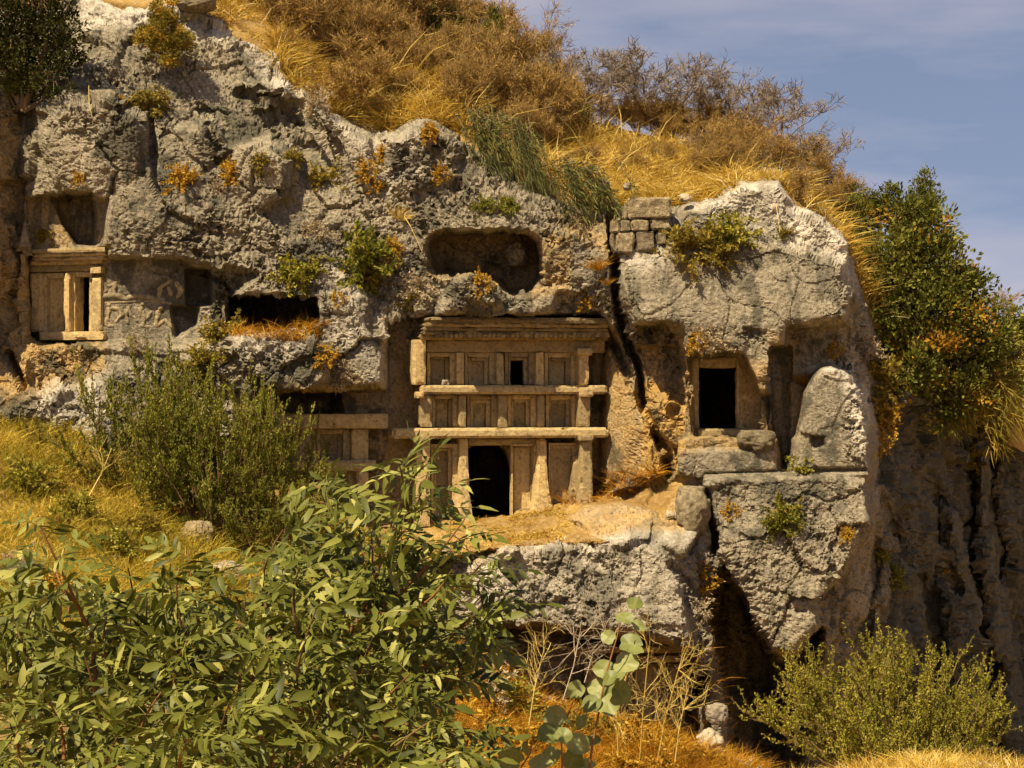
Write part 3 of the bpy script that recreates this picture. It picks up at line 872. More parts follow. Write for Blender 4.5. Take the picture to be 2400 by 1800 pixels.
class Facade:
    """A rock-cut tomb front: local x along the wall, y into the rock, z up."""
    def __init__(self, name, label, px0, py0, y0, ang):
        self.a = ang
        self.ca, self.sa = math.cos(ang), math.sin(ang)
        p = at(px0, py0, y0)
        self.x0, self.y0, self.z0 = p.x, p.y, p.z
        self.root = empty(name, p, ang)
        tag(self.root, label, 'tomb')
    def uz(self, px, py, v):
        q = (px - 1200) / 100
        u = (q * (1 + (self.y0 + v * self.ca) / CAM_D) - self.x0 + v * self.sa) / (self.ca - q * self.sa / CAM_D)
        Yd = self.y0 + u * self.sa + v * self.ca
        return u, (900 - py) / 100 * (1 + Yd / CAM_D) - self.z0
    def span(self, px0, px1, py0, py1, v0, v1):
        pm = (px0 + px1) / 2
        u0, u1 = self.uz(px0, py0, v0)[0], self.uz(px1, py0, v0)[0]
        return (u0, v0, self.uz(pm, py1, v0)[1]), (u1, v1, self.uz(pm, py0, v0)[1])
    def block(self, name, px0, px1, py0, py1, v0, v1, mat=None, parent=None, **kw):
        lo, hi = self.span(px0, px1, py0, py1, v0, v1)
        V, F = box_np(lo, hi, **kw)
        return link(name, mesh_np(name, V, F, smooth=False), mat or CARVED, parent or self.root)
    def blocks(self, name, spans, mat=None, parent=None, **kw):
        V, F = join_np([box_np(*self.span(*s), **kw) for s in spans])
        return link(name, mesh_np(name, V, F, smooth=False), mat or CARVED, parent or self.root)
    def coffer(self, px0, px1, py0, py1, v, steps=((0.30, 0.17), (0.22, 0.17)), panel=True, depth=0.2):
        """Nested frames round a sunk panel: outer and inner frame, then the panel."""
        x0, x1, y0 = px0, px1, py0
        parent = None
        for k, (wd, dp) in enumerate(steps):
            w = (px1 - px0) * wd * 0.5
            fr = self.blocks('panel_frame' if k == 0 else 'inner_frame',
                             [(x0, x0 + w * 0.75, y0, py1, v, v + depth), (x1 - w * 1.5, x1, y0, py1, v, v + depth), (x0 + w * 0.75, x1 - w * 1.5, y0, y0 + w * 1.0, v, v + depth)],
                             parent=parent, cell=0.08, rough=0.007, chip=0.014)
            parent = fr if k == 0 else parent
            x0, x1, y0 = x0 + w * 0.75, x1 - w * 1.5, y0 + w
            v += dp
        if panel:
            self.block('panel', x0 - 2, x1 + 2, y0 - 2, py1, v, v + 0.10, parent=parent, cell=0.06, rough=0.012, chip=0.0)

CORNICE = rock_mat('weathered_cornice_stone', grey=(0.23, 0.185, 0.105), pale=(0.46, 0.39, 0.26), use_attr=False, bump=0.8, base_ochre=0.15, lichen_shade=0.75)
# --- the three-storey tomb
T1 = Facade('rock_tomb', 'large three-storey rock-cut tomb front with coffered panels under a stepped cornice', 1190, 1215, 1.42, R(12))
V0 = -0.10
for py0, py1, cols in ((826, 902, ((1001, 1070), (1089, 1164), (1183, 1256), (1276, 1357))),
                       (926, 1001, ((1013, 1075), (1094, 1168), (1190, 1260), (1279, 1357)))):
    for i, (a, b) in enumerate(cols):
        T1.coffer(a, b, py0, py1, V0 - 0.22, panel=not (py0 < 900 and i == 2))
T1.coffer(1010, 1076, 1040, 1225, V0 - 0.24)
T1.coffer(1198, 1260, 1040, 1222, V0 - 0.24, ((0.20, 0.13), (0.16, 0.10)))
T1.coffer(1286, 1360, 1038, 1205, V0 - 0.24, ((0.18, 0.13), (0.18, 0.10)))
for i, (a, b) in enumerate(((1070, 1088), (1164, 1182), (1256, 1275))):
    T1.block('post', a, b, 826, 902, V0 - 0.44, V0 + 0.1, chip=0.02)
for i, (a, b) in enumerate(((1075, 1093), (1168, 1190), (1260, 1278))):
    T1.block('post', a, b, 926, 1001, V0 - 0.44, V0 + 0.1, chip=0.03)
def flare(z0, amt, seed):
    def f(V):
        t = np.clip((z0 - V[:, 2]) / 1.6, 0, 1) ** 1.5
        c = V[:, 0].mean()
        V = V.copy()
        V[:, 0] += (V[:, 0] - c) * t * amt + t * 0.10 * fbm(V + seed, 0.35, 3)
        V[:, 1] -= t * 0.12 * (1 + fbm(V + seed + 4, 0.3, 3)) * (V[:, 1] < V[:, 1].mean())
        return V
    return f
zb = T1.uz(1100, 1060, V0)[1]
T1.block('post', 1076, 1098, 1028, 1225, V0 - 0.44, V0 + 0.1, chip=0.04, warp=flare(zb, 0.5, 1))
T1.block('post', 1260, 1282, 1028, 1215, V0 - 0.44, V0 + 0.1, chip=0.05, warp=flare(zb, 1.3, 2))
T1.block('lintel', 1098, 1262, 1028, 1044, V0 - 0.20, V0 + 0.12, chip=0.04)
# corner pilasters with capitals
for nm, a, b, y0, y1, d in (('corner_pilaster', 968, 999, 796, 902, 0.62), ('corner_pilaster', 984, 1013, 926, 1001, 0.58), ('corner_pilaster', 976, 1009, 1028, 1235, 0.58),
                            ('corner_pilaster', 1357, 1381, 828, 902, 0.66), ('corner_pilaster', 1357, 1384, 926, 1001, 0.62)):
    T1.block(nm, a, b, y0, y1, V0 - d, V0 + 0.1, chip=0.03)
T1.block('corner_pilaster', 1361, 1389, 1028, 1205, V0 - 0.66, V0 + 0.1, chip=0.06, warp=flare(zb, 0.35, 5))
T1.block('broken_jamb', 1344, 1362, 1066, 1205, V0 - 0.40, V0 + 0.1, chip=0.05, warp=flare(T1.uz(1350, 1080, V0)[1], 1.6, 8))
for a, b, y0, y1, d in ((1354, 1389, 816, 833, 0.78), (1360, 1392, 908, 930, 0.80), (1358, 1392, 1019, 1033, 0.80), (976, 995, 918, 934, 0.78), (985, 1008, 1022, 1036, 0.76)):
    T1.block('capital', a, b, y0, y1, V0 - d, V0 - 0.3, chip=0.025)
# beams between the storeys
T1.block('beam', 1000, 1418, 797, 826, V0 - 0.34, V0 + 0.1, chip=0.02)
T1.block('beam', 985, 1425, 903, 924, V0 - 0.66, V0 + 0.1, chip=0.075)
T1.block('beam', 920, 1428, 1003, 1027, V0 - 0.68, V0 + 0.1, chip=0.09)
# cornice: stepped bands and a row of round log ends
for nm, a, b, y0, y1, d in (('cornice_slab', 1004, 1437, 744, 757, 1.22), ('cornice_band', 998, 1427, 757, 767, 1.12), ('cornice_band', 994, 1427, 767, 776, 1.04), ('cornice_band', 990, 1427, 776, 785, 0.96),
                            ('cornice_soffit', 985, 1427, 784, 797, 0.70)):
    T1.block(nm, a, b, y0, y1, V0 - d, V0 + 0.1, mat=CORNICE, chip=0.035, rough=0.02)
def log_mesh(r, L, n=10):
    a = np.linspace(0, 2 * np.pi, n, endpoint=False)
    V = np.concatenate([np.stack([r * np.cos(a), np.zeros(n), r * np.sin(a)], 1), np.stack([r * np.cos(a), np.full(n, L), r * np.sin(a)], 1), [[0, -0.01, 0]]])
    i = np.arange(n)
    j = (i + 1) % n
    return mesh_np('log_end', V, [np.stack([i, i + n, j + n, j], 1)[:, ::-1], np.stack([i, j, np.full(n, 2 * n)], 1)], smooth=False)
LOG = log_mesh(0.056, 0.34)
for i in range(37):
    u, z = T1.uz(1025 + i * 11.1, 786.5, V0 - 0.97)
    o = link('log_end', LOG, CORNICE, T1.root)
    o.location = (u, V0 - 0.97 + 0.02 * math.sin(i * 2.3), z + 0.006 * math.sin(i * 1.7))
    o.scale = (1, 1, 0.95 + 0.15 * math.sin(i * 3.1))
# --- left tomb with the open doorway
T2 = Facade('rock_tomb', 'small rock-cut tomb with banded cornice and narrow black doorway beside carved relief wall', 160, 800, 1.0, R(-22))
T2.block('sill', 92, 242, 777, 797, -0.34, 0.14, chip=0.03)
T2.block('beam', 66, 236, 617, 637, -0.16, 0.14, chip=0.03)
T2.block('post', 149, 162, 637, 778, -0.26, 0.14, chip=0.02)
T2.block('post', 214, 236, 650, 778, -0.30, 0.14, chip=0.03)
T2.block('capital', 211, 236, 624, 640, -0.34, 0.0, chip=0.02)
T2.block('post', 70, 98, 640, 778, -0.20, 0.14, chip=0.04)
T2.block('panel', 108, 150, 650, 778, 0.02, 0.14, chip=0.0)
T2.blocks('panel_frame', [(98, 110, 640, 778, -0.12, 0.14), (110, 149, 640, 652, -0.12, 0.14), (145, 150, 652, 778, -0.05, 0.14)], chip=0.015)
T2.blocks('door_frame', [(162, 176, 637, 778, -0.10, 0.14), (208, 215, 649, 778, -0.10, 0.14), (176, 215, 637, 649, -0.10, 0.14), (174, 184, 649, 776, 0.02, 0.26)], chip=0.015)
for a, b, y0, y1, d in ((70, 246, 581, 592, 0.60), (72, 244, 592, 601, 0.53), (74, 242, 601, 610, 0.46), (70, 238, 609, 620, 0.32)):
    T2.block('cornice_band', a, b, y0, y1, -d, 0.14, chip=0.03, rough=0.014)
# --- lower left tomb, half hidden by shrubs
T3 = Facade('rock_tomb', 'low rock-cut tomb front half hidden behind green shrub under a rock overhang', 760, 1190, 0.80, R(8))
T3.block('beam', 632, 911, 970, 1005, -0.66, 0.1, chip=0.05)
T3.block('beam', 690, 882, 1079, 1104, -0.56, 0.1, chip=0.05)
T3.block('post', 823, 864, 1005, 1080, -0.42, 0.1, chip=0.05)
T3.block('post', 836, 864, 1100, 1200, -0.48, 0.1, chip=0.04)
T3.block('post', 700, 742, 1005, 1080, -0.20, 0.1, chip=0.04)
T3.coffer(742, 822, 1006, 1080, -0.22)
T3.coffer(640, 700, 1006, 1080, -0.22)
T3.coffer(742, 836, 1104, 1200, -0.16)
# --- right tomb
T4 = Facade('rock_tomb', 'rock-cut tomb doorway with plain black opening in the big outcrop beyond the crack', 1690, 1025, 0.70, R(4))
T4.blocks('door_frame', [(1620, 1639, 838, 1024, -0.02, 0.25), (1726, 1738, 838, 1024, 0.0, 0.25), (1639, 1726, 838, 862, 0.0, 0.25)], chip=0.05, rough=0.03)
T4.block('sill', 1630, 1784, 1005, 1026, -0.42, 0.25, chip=0.07)
T4.block('side_panel', 1736, 1804, 880, 1015, 0.02, 0.25, chip=0.02)
# --- tomb under the ledge
T5 = Facade('rock_tomb', 'shadowed rock-cut tomb front beneath the overhanging ledge behind tall dry stalks', 1480, 1740, 0.15, R(3))
T5.block('lintel', 1330, 1616, 1516, 1532, -0.95, 0.4, chip=0.05)
T5.block('beam', 1500, 1610, 1537, 1554, -0.70, 0.4, chip=0.04)
T5.block('post', 1552, 1562, 1552, 1740, -0.22, 0.1, chip=0.03)
T5.block('post', 1470, 1484, 1530, 1740, -0.22, 0.1, chip=0.03)
T5.coffer(1484, 1552, 1556, 1740, -0.2, ((0.2, 0.1), (0.2, 0.1)))
T5.coffer(1562, 1606, 1556, 1740, -0.2, ((0.2, 0.1), (0.2, 0.1)))
T5.coffer(1370, 1470, 1556, 1740, -0.2, ((0.2, 0.1), (0.2, 0.1)))

# --- carved banquet relief on the wall beside the left tomb
rel = empty('carved_relief', at(320, 805, 0.3))
tag(rel, 'worn banquet relief of reclining and standing figures carved on flat grey rock wall', 'relief')
def relief(name, chains):
    """Low rounded figures standing out of the wall: chains of (px, py, radius)."""
    allp = np.array([p for c in chains for p in c], float)
    x0, x1, y0, y1 = allp[:, 0].min() - 10, allp[:, 0].max() + 10, allp[:, 1].min() - 10, allp[:, 1].max() + 10
    xs, ys = np.arange(x0, x1, 1.0), np.arange(y0, y1, 1.0)
    X, Z = np.meshgrid(xs, ys)
    q = np.stack([X.ravel() / 100, Z.ravel() / 100, X.ravel() * 0], 1)
    X = X + fbm(q, 0.10, 3).reshape(X.shape) * 4.0
    H = np.zeros(X.shape)
    for c in chains:
        for (ax, ay, ar), (bx, by, br) in zip(c[:-1], c[1:]) if len(c) > 1 else [(c[0], c[0])]:
            dx, dy = bx - ax, by - ay
            t = np.clip(((X - ax) * dx + (Z - ay) * dy) / max(dx * dx + dy * dy, 1e-6), 0, 1)
            r = 1.3 + ar + (br - ar) * t
            d2 = (X - ax - t * dx) ** 2 + (Z - ay - t * dy) ** 2
            H = np.maximum(H, np.sqrt(np.clip(r * r - d2, 0, None)) / 100 * 1.1)
    Xo, Zo = np.meshgrid(xs, ys)
    base = np.array([[P3[int((z - gy[0]) / STEP), int((x - gx[0]) / STEP), 1] for x in xs] for z in ys])
    base = smooth2(base, 6)
    Yd = base + 0.02 - H
    k = 1 + Yd / CAM_D
    V = np.stack([(Xo - 1200) / 100 * k, Yd, (900 - Zo) / 100 * k], -1).reshape(-1, 3) - np.array(rel.location)
    i = np.arange(X.size).reshape(X.shape)
    F = np.stack([i[:-1, :-1], i[1:, :-1], i[1:, 1:], i[:-1, 1:]], -1)
    on = H > 0
    m = on[:-1, :-1] | on[1:, :-1] | on[1:, 1:] | on[:-1, 1:]
    F = F[m]
    u, inv = np.unique(F, return_inverse=True)
    link(name, mesh_np(name, V[u], inv.reshape(-1, 4)), RELIEF, rel)
relief('reclining_figure', [[(238, 696, 6), (262, 692, 7), (285, 697, 6), (301, 701, 4)], [(240, 688, 4), (247, 682, 4)]])
relief('reclining_figure', [[(303, 697, 5), (330, 692, 8), (352, 697, 6), (372, 703, 4)], [(328, 684, 4)]])
relief('couch_edge', [[(248, 710, 2.2), (318, 706, 2.4), (372, 706, 2.6), (398, 711, 2.5)]])
relief('standing_figure', [[(257, 670, 3), (281, 658, 3)], [(269, 668, 5), (268, 690, 4.5)], [(262, 678, 3), (258, 688, 3)]])
relief('standing_figure', [[(373, 677, 3), (402, 655, 3)], [(376, 678, 3.5), (370, 703, 3)], [(414, 666, 6), (425, 680, 6), (417, 693, 5)], [(395, 676, 4), (400, 690, 4)]])
relief('standing_figure', [[(255, 715, 5)], [(257, 722, 4), (278, 724, 4), (284, 738, 4), (272, 753, 3)], [(254, 724, 5), (252, 745, 4), (250, 762, 3)], [(252, 763, 3), (264, 764, 3)]])
relief('standing_figure', [[(334, 713, 5)], [(330, 724, 6), (333, 737, 5), (344, 745, 5), (353, 732, 4)], [(333, 763, 3), (346, 766, 3)], [(336, 745, 4), (338, 762, 3)]])
relief('standing_figure', [[(376, 722, 6)], [(372, 732, 5), (368, 750, 4), (366, 764, 3)], [(370, 762, 3), (386, 750, 3), (402, 766, 3)]])
relief('standing_figure', [[(300, 722, 5), (308, 736, 4), (319, 752, 3)], [(296, 728, 4), (298, 756, 3)]])

# ------------------------------------------------------------------ loose blocks and boulders
MAS = empty('masonry_wall', at(1500, 595, 0.0))
tag(MAS, 'short wall of squared stone blocks built on the outcrop beside the crack', 'wall')
for px0, px1, py0, py1, dy in ((1473, 1573, 463, 512, 0.0), (1455, 1480, 516, 544, 0.05), (1481, 1522, 514, 542, 0.0), (1525, 1572, 511, 538, 0.06),
                               (1444, 1486, 546, 593, -0.03), (1490, 1536, 542, 589, 0.0), (1539, 1562, 541, 574, 0.08), (1434, 1453, 512, 545, 0.14), (1432, 1443, 548, 592, 0.16), (1462, 1474, 478, 512, 0.12)):
    y = -0.32 + dy
    a, b = at(px0, py1, y), at(px1, py0, y)
    lo = np.array(a) - np.array(MAS.location)
    hi = np.array(b) - np.array(MAS.location)
    V, F = box_np((lo[0], y - MAS.location.y, lo[2]), (hi[0], y - MAS.location.y + 0.7, hi[2]), cell=0.045, rough=0.055, chip=0.09)
    c = V.mean(0)
    t = random.uniform(-0.07, 0.07)
    V = (V - c) @ np.array([[math.cos(t), 0, -math.sin(t)], [0, 1, 0], [math.sin(t), 0, math.cos(t)]]) + c
    link('block', mesh_np('block', V, F, smooth=False), BOULDER, MAS)

def ico(sub):
    import bmesh
    bm = bmesh.new()
    bmesh.ops.create_icosphere(bm, subdivisions=sub, radius=1.0)
    V = np.array([v.co[:] for v in bm.verts])
    F = np.array([[v.index for v in f.verts] for f in bm.faces])
    bm.free()
    return V, F
ICO4, ICO5 = ico(4), ico(5)
def boulder(name, label, loc, size, mat=None, seed=0, flat=0.35, rz=0.0, fine=True):
    V, F = ICO5 if fine else ICO4
    V = V.copy()
    s = V * 1.2 + seed * 7.3
    V = V * (1 + 0.30 * fbm(s, 1.1, 3, 0.5))[:, None]
    fc, ed, cid = facets(V + seed * 3.1, 0.75)
    V = V * (1 + flat * fc)[:, None]
    V = np.clip(V, -0.92, 0.92)
    V = V * np.array(size)
    nz = fbm(V + seed, 0.14, 4, 0.65)
    n = V / (np.linalg.norm(V, axis=1, keepdims=True) + 1e-6)
    V = V + n * (nz * 0.035 - 0.05 * sstep(0.2, 0.5, fbm(V + seed + 30, 0.18, 2)))[:, None]
    c, s_ = math.cos(rz), math.sin(rz)
    V = V @ np.array([[c, s_, 0], [-s_, c, 0], [0, 0, 1]])
    o = link(name, mesh_np(name, V, F, smooth=True), mat or BOULDER)
    o.location = loc
    tag(o, label, 'boulder')
    return o
def px_size(w, h, y, d=None):
    k = 1 + y / CAM_D
    return (w / 200 * k, d if d else (w + h) / 400 * k, h / 200 * k)
boulder('boulder', 'rounded ochre boulder lodged inside the cave above the main cornice', at(1210, 595, 1.95), px_size(58, 64, 1.9, 0.6), BOULDER, 1)
boulder('boulder', 'pale boulder resting on the plinth beside the right doorway', at(1772, 1034, -1.0), px_size(96, 56, -1.0, 0.4), BOULDER, 2)
boulder('boulder', 'dark-streaked upright boulder standing in the grass behind the leafy shrub', at(462, 1266, -3.6), px_size(84, 96, -3.6), BOULDER, 3)
boulder('boulder', 'small squared pale stone next to the streaked upright boulder', at(527, 1298, -3.5), px_size(46, 40, -3.5), PALE_ROCK, 4)
boulder('boulder', 'broad white boulder low in the grass below the streaked upright boulder', at(510, 1352, -4.6), px_size(150, 82, -4.6), PALE_ROCK, 5)
boulder('boulder', 'small white stone lying in the grass of the lower slope', at(272, 1312, -6.0), px_size(44, 40, -6.0), PALE_ROCK, 6, fine=False)
boulder('boulder', 'whitish angular boulder under the hole in the rock pillar', at(1680, 1672, -2.1), px_size(54, 52, -2.1), PALE_ROCK, 7)
boulder('boulder', 'rough white rock at the foot of the rock pillar in orange grass', at(1665, 1745, -2.6), px_size(76, 80, -2.6), PALE_ROCK, 8)
boulder('boulder', 'small white stone on the terrace edge between leafy twigs', at(1046, 1290, -2.0), px_size(26, 20, -2.0), PALE_ROCK, 9, fine=False)
boulder('boulder', 'low pale rock at the terrace edge beside the leafy twigs', at(1192, 1296, -2.4), px_size(60, 34, -2.4), PALE_ROCK, 10)
boulder('boulder', 'grey-white rock at the broken terrace rim below the three-storey tomb', at(960, 1335, -2.0), px_size(110, 60, -2.0), PALE_ROCK, 11)
boulder('boulder', 'rounded standing boulder between terrace and hanging rock', at(1625, 1195, -1.2), px_size(86, 120, -1.2), BOULDER, 12)
boulder('boulder', 'small white stone on the bare path near the standing boulder', at(1570, 1206, -1.2), px_size(22, 20, -1.2), PALE_ROCK, 13, fine=False)
boulder('boulder', 'squared grey block on the very top of the cliff', at(460, 8, 3.0), px_size(96, 44, 3.0, 0.5), BOULDER, 14, 0.2)
boulder('boulder', 'white stone in dry grass above the masonry wall', at(1606, 464, 0.5), px_size(28, 22, 0.5), PALE_ROCK, 15, fine=False)
boulder('boulder', 'tiny white stone left of the top masonry block', at(1470, 437, 0.7), px_size(20, 18, 0.7), PALE_ROCK, 16, fine=False)
boulder('boulder', 'brown stone wedged at the top of the great crack', at(1415, 437, 0.8), px_size(30, 36, 0.8), BOULDER, 17, fine=False)
boulder('boulder', 'small pale lump on the ledge of the first upper coffer', T1.root.matrix_world @ Vector((0, 0, 0)) if False else at(1044, 897, 0.62), px_size(20, 16, 0.6), PALE_ROCK, 18, fine=False)
boulder('boulder', 'pale flat rock half buried at the bottom edge under the yellow-green shrub', at(2290, 1800, -16), px_size(110, 30, -16), PALE_ROCK, 19)
boulder('boulder', 'pale rock in the pink-grey scrub on the lower slope edge', at(60, 1372, -7.0), px_size(120, 50, -7.0), PALE_ROCK, 20)

# ------------------------------------------------------------------ plant materials
def leaf_mat(name, stops, trans=0.3, rough=0.6, spec=0.12):
    m, nt, b = new_mat(name, rough, spec)
    c = n_ramp(nt, n_attr(nt, 'rnd'), stops)
    nt.links.new(c, b.inputs['Base Color'])
    if trans:
        t = nt.nodes.new('ShaderNodeBsdfTranslucent')
        nt.links.new(c, t.inputs['Color'])
        mx = nt.nodes.new('ShaderNodeMixShader')
        mx.inputs[0].default_value = trans
        nt.links.new(b.outputs[0], mx.inputs[1])
        nt.links.new(t.outputs[0], mx.inputs[2])
        nt.links.new(mx.outputs[0], nt.nodes['Material Output'].inputs['Surface'])
    return m
def bark_mat(name, a, b_):
    m, nt, b = new_mat(name, 0.9, 0.15)
    c = n_mix(nt, n_ramp(nt, n_noise(nt, n_pos(nt), 9.0, 4, 0.7), [(0.35, 0.0), (0.7, 1.0)]), a, b_)
    nt.links.new(c, b.inputs['Base Color'])
    return m
M_PIST = leaf_mat('leathery_leaf', [(0.0, (0.045, 0.05, 0.004)), (0.45, (0.11, 0.115, 0.012)), (0.9, (0.27, 0.26, 0.05)), (1.0, (0.40, 0.36, 0.09))], 0.18, 0.5, 0.22)
M_ROUND = leaf_mat('round_leaf', [(0.0, (0.13, 0.15, 0.025)), (0.5, (0.24, 0.25, 0.065)), (1.0, (0.36, 0.36, 0.13))], 0.3, 0.5, 0.4)
M_GREEN = leaf_mat('shrub_leaf', [(0.0, (0.08, 0.09, 0.008)), (0.5, (0.20, 0.20, 0.022)), (0.95, (0.38, 0.33, 0.05)), (1.0, (0.52, 0.28, 0.03))], 0.3)
M_YGREEN = leaf_mat('yellow_green_leaf', [(0.0, (0.11, 0.115, 0.010)), (0.5, (0.27, 0.245, 0.025)), (1.0, (0.52, 0.41, 0.07))], 0.3)
M_DARK = leaf_mat('evergreen_leaf', [(0.0, (0.06, 0.065, 0.008)), (0.55, (0.15, 0.15, 0.02)), (1.0, (0.32, 0.28, 0.06))], 0.25, 0.6, 0.15)
M_SHADE = leaf_mat('shaded_evergreen_leaf', [(0.0, (0.018, 0.02, 0.004)), (0.7, (0.05, 0.052, 0.008)), (1.0, (0.13, 0.12, 0.02))], 0.2)  # evergreen leaf darkened: the corner tree's shade is put into its colour
M_RUST = leaf_mat('rusty_leaf', [(0.0, (0.26, 0.12, 0.010)), (0.6, (0.54, 0.30, 0.025)), (1.0, (0.74, 0.50, 0.08))], 0.3)
M_OLIVE = leaf_mat('olive_leaf', [(0.0, (0.12, 0.10, 0.014)), (0.6, (0.27, 0.20, 0.028)), (1.0, (0.48, 0.32, 0.05))], 0.3)
M_GREY = leaf_mat('withered_leaf', [(0.0, (0.28, 0.19, 0.09)), (0.6, (0.46, 0.35, 0.20)), (1.0, (0.66, 0.54, 0.36))], 0.25)
M_BROWN = leaf_mat('brown_leaf', [(0.0, (0.20, 0.115, 0.03)), (0.6, (0.38, 0.23, 0.06)), (1.0, (0.56, 0.36, 0.11))], 0.25)
M_NEEDLE = leaf_mat('broom_needle', [(0.0, (0.055, 0.062, 0.018)), (0.6, (0.13, 0.135, 0.04)), (1.0, (0.24, 0.22, 0.06))], 0.2)
M_GRASS = leaf_mat('dry_grass_blade', [(0.0, (0.28, 0.15, 0.02)), (0.4, (0.62, 0.39, 0.05)), (0.8, (0.86, 0.64, 0.16)), (1.0, (0.92, 0.80, 0.42))], 0.35, 0.6, 0.2)
M_RGRASS = leaf_mat('rusty_grass_blade', [(0.0, (0.24, 0.09, 0.006)), (0.5, (0.54, 0.25, 0.016)), (1.0, (0.80, 0.48, 0.05))], 0.35, 0.6, 0.2)
M_GGRASS = leaf_mat('yellow_green_grass', [(0.0, (0.20, 0.16, 0.012)), (0.5, (0.46, 0.34, 0.03)), (1.0, (0.78, 0.55, 0.10))], 0.35, 0.6, 0.2)
M_STRAW = leaf_mat('straw_stalk', [(0.0, (0.50, 0.33, 0.06)), (1.0, (0.72, 0.54, 0.18))], 0.15, 0.6, 0.2)
M_TWIG = bark_mat('twig_bark', (0.15, 0.095, 0.045), (0.30, 0.20, 0.105))
M_GREYTWIG = bark_mat('grey_twig_bark', (0.17, 0.125, 0.085), (0.32, 0.25, 0.18))
M_STEM = bark_mat('stem_bark', (0.10, 0.055, 0.022), (0.26, 0.15, 0.07))
M_RED = bark_mat('reddish_stem', (0.20, 0.075, 0.025), (0.34, 0.16, 0.06))
M_DRYTWIG = bark_mat('dry_twig', (0.34, 0.25, 0.15), (0.50, 0.40, 0.27))

# ------------------------------------------------------------------ plant geometry
class Geo:
    def __init__(self):
        self.V, self.F4, self.F3, self.A, self.n = [], [], [], [], 0
    def add(self, V, F4=None, F3=None, A=None):
        V = np.asarray(V, float).reshape(-1, 3)
        if F4 is not None and len(F4): self.F4.append(np.asarray(F4) + self.n)
        if F3 is not None and len(F3): self.F3.append(np.asarray(F3) + self.n)
        self.V.append(V)
        self.A.append(np.full(len(V), 0.5) if A is None else np.asarray(A))
        self.n += len(V)
    def tube(self, pts, radii, sides=4):
        pts = np.asarray(pts, float)
        k = len(pts)
        d = np.gradient(pts, axis=0)
        d /= np.linalg.norm(d, axis=1, keepdims=True) + 1e-9
        ref = np.where(np.abs(d[:, 2:3]) > 0.9, [[1.0, 0, 0]], [[0, 0, 1.0]])
        u = np.cross(d, ref); u /= np.linalg.norm(u, axis=1, keepdims=True) + 1e-9
        w = np.cross(d, u)
        a = np.arange(sides) * 2 * np.pi / sides
        r = np.asarray(radii, float).reshape(-1, 1, 1)
        ring = pts[:, None] + r * (np.cos(a)[None, :, None] * u[:, None] + np.sin(a)[None, :, None] * w[:, None])
        i = np.arange(k * sides).reshape(k, sides)
        j = np.roll(i, -1, axis=1)
        F = np.stack([i[:-1], j[:-1], j[1:], i[1:]], -1).reshape(-1, 4)
        self.add(ring.reshape(-1, 3), F, A=np.full(k * sides, RNG.random()))
    def leaves(self, p, d, L, W, rnd=None, up=None):
        """Diamond leaves at p, pointing along d."""
        n = len(p)
        d = d / (np.linalg.norm(d, axis=1, keepdims=True) + 1e-9)
        s = np.cross(d, RNG.normal(size=(n, 3)) if up is None else up)
        s /= np.linalg.norm(s, axis=1, keepdims=True) + 1e-9
        L = np.broadcast_to(L, (n,))[:, None]
        W = np.broadcast_to(W, (n,))[:, None]
        m = p + d * L * 0.45
        V = np.stack([p, m + s * W / 2, p + d * L, m - s * W / 2], 1).reshape(-1, 3)
        r = RNG.random(n) if rnd is None else rnd
        self.add(V, np.arange(4 * n).reshape(n, 4), A=np.repeat(r, 4))
    def blades(self, p, d, L, W, bend, rnd=None):
        """Bent grass blades: quad below, tip triangle above."""
        n = len(p)
        d = d / (np.linalg.norm(d, axis=1, keepdims=True) + 1e-9)
        s = np.cross(d, RNG.normal(size=(n, 3))); s /= np.linalg.norm(s, axis=1, keepdims=True) + 1e-9
        L = np.broadcast_to(L, (n,))[:, None]; W = np.broadcast_to(W, (n,))[:, None]
        m = p + d * L * 0.55
        tip = p + d * L + bend * L
        V = np.stack([p - s * W / 2, p + s * W / 2, m + s * W * 0.4 + bend * L * 0.25, m - s * W * 0.4 + bend * L * 0.25, tip], 1).reshape(-1, 3)
        b = np.arange(n)[:, None] * 5
        r = RNG.random(n) if rnd is None else rnd
        self.add(V, b + np.array([0, 1, 2, 3]), b + np.array([3, 2, 4]), np.repeat(r, 5))
    def mesh(self, name, smooth=False):
        V = np.concatenate(self.V)
        Fs = []
        if self.F4: Fs.append(np.concatenate(self.F4))
        if self.F3: Fs.append(np.concatenate(self.F3))
        return mesh_np(name, V, Fs, {'rnd': np.concatenate(self.A)}, smooth)

def unit(v):
    v = np.asarray(v, float)
    return v / (np.linalg.norm(v) + 1e-9)

def grow(g, p, d, L, r, depth, spread=0.55, n_child=3, tips=None, gravity=0.0, sides=4, wob=0.16, lo=0.35):
    """A branch that wavers, tapers and forks."""
    k = 4
    pts, dd = [np.array(p, float)], unit(d)
    for i in range(k):
        dd = unit(dd + RNG.normal(size=3) * wob + np.array([0, 0, gravity]))
        pts.append(pts[-1] + dd * L / k)
    rad = np.linspace(r, r * 0.55, k + 1)
    g.tube(pts, rad, sides if r > 0.006 else 3)
    if tips is not None and depth <= 1:
        tips.append((np.array(pts), dd))
    if depth <= 0:
        return
    for c in range(n_child):
        t = lo + (1 - lo) * (c + RNG.random()) / n_child
        i = min(int(t * k), k - 1)
        q = pts[i] + (pts[i + 1] - pts[i]) * (t * k - i)
        nd = unit(dd + RNG.normal(size=3) * spread)
        grow(g, q, nd, L * RNG.uniform(0.55, 0.8), max(r * 0.55, 0.003), depth - 1, spread, n_child, tips, gravity, sides, wob, lo)

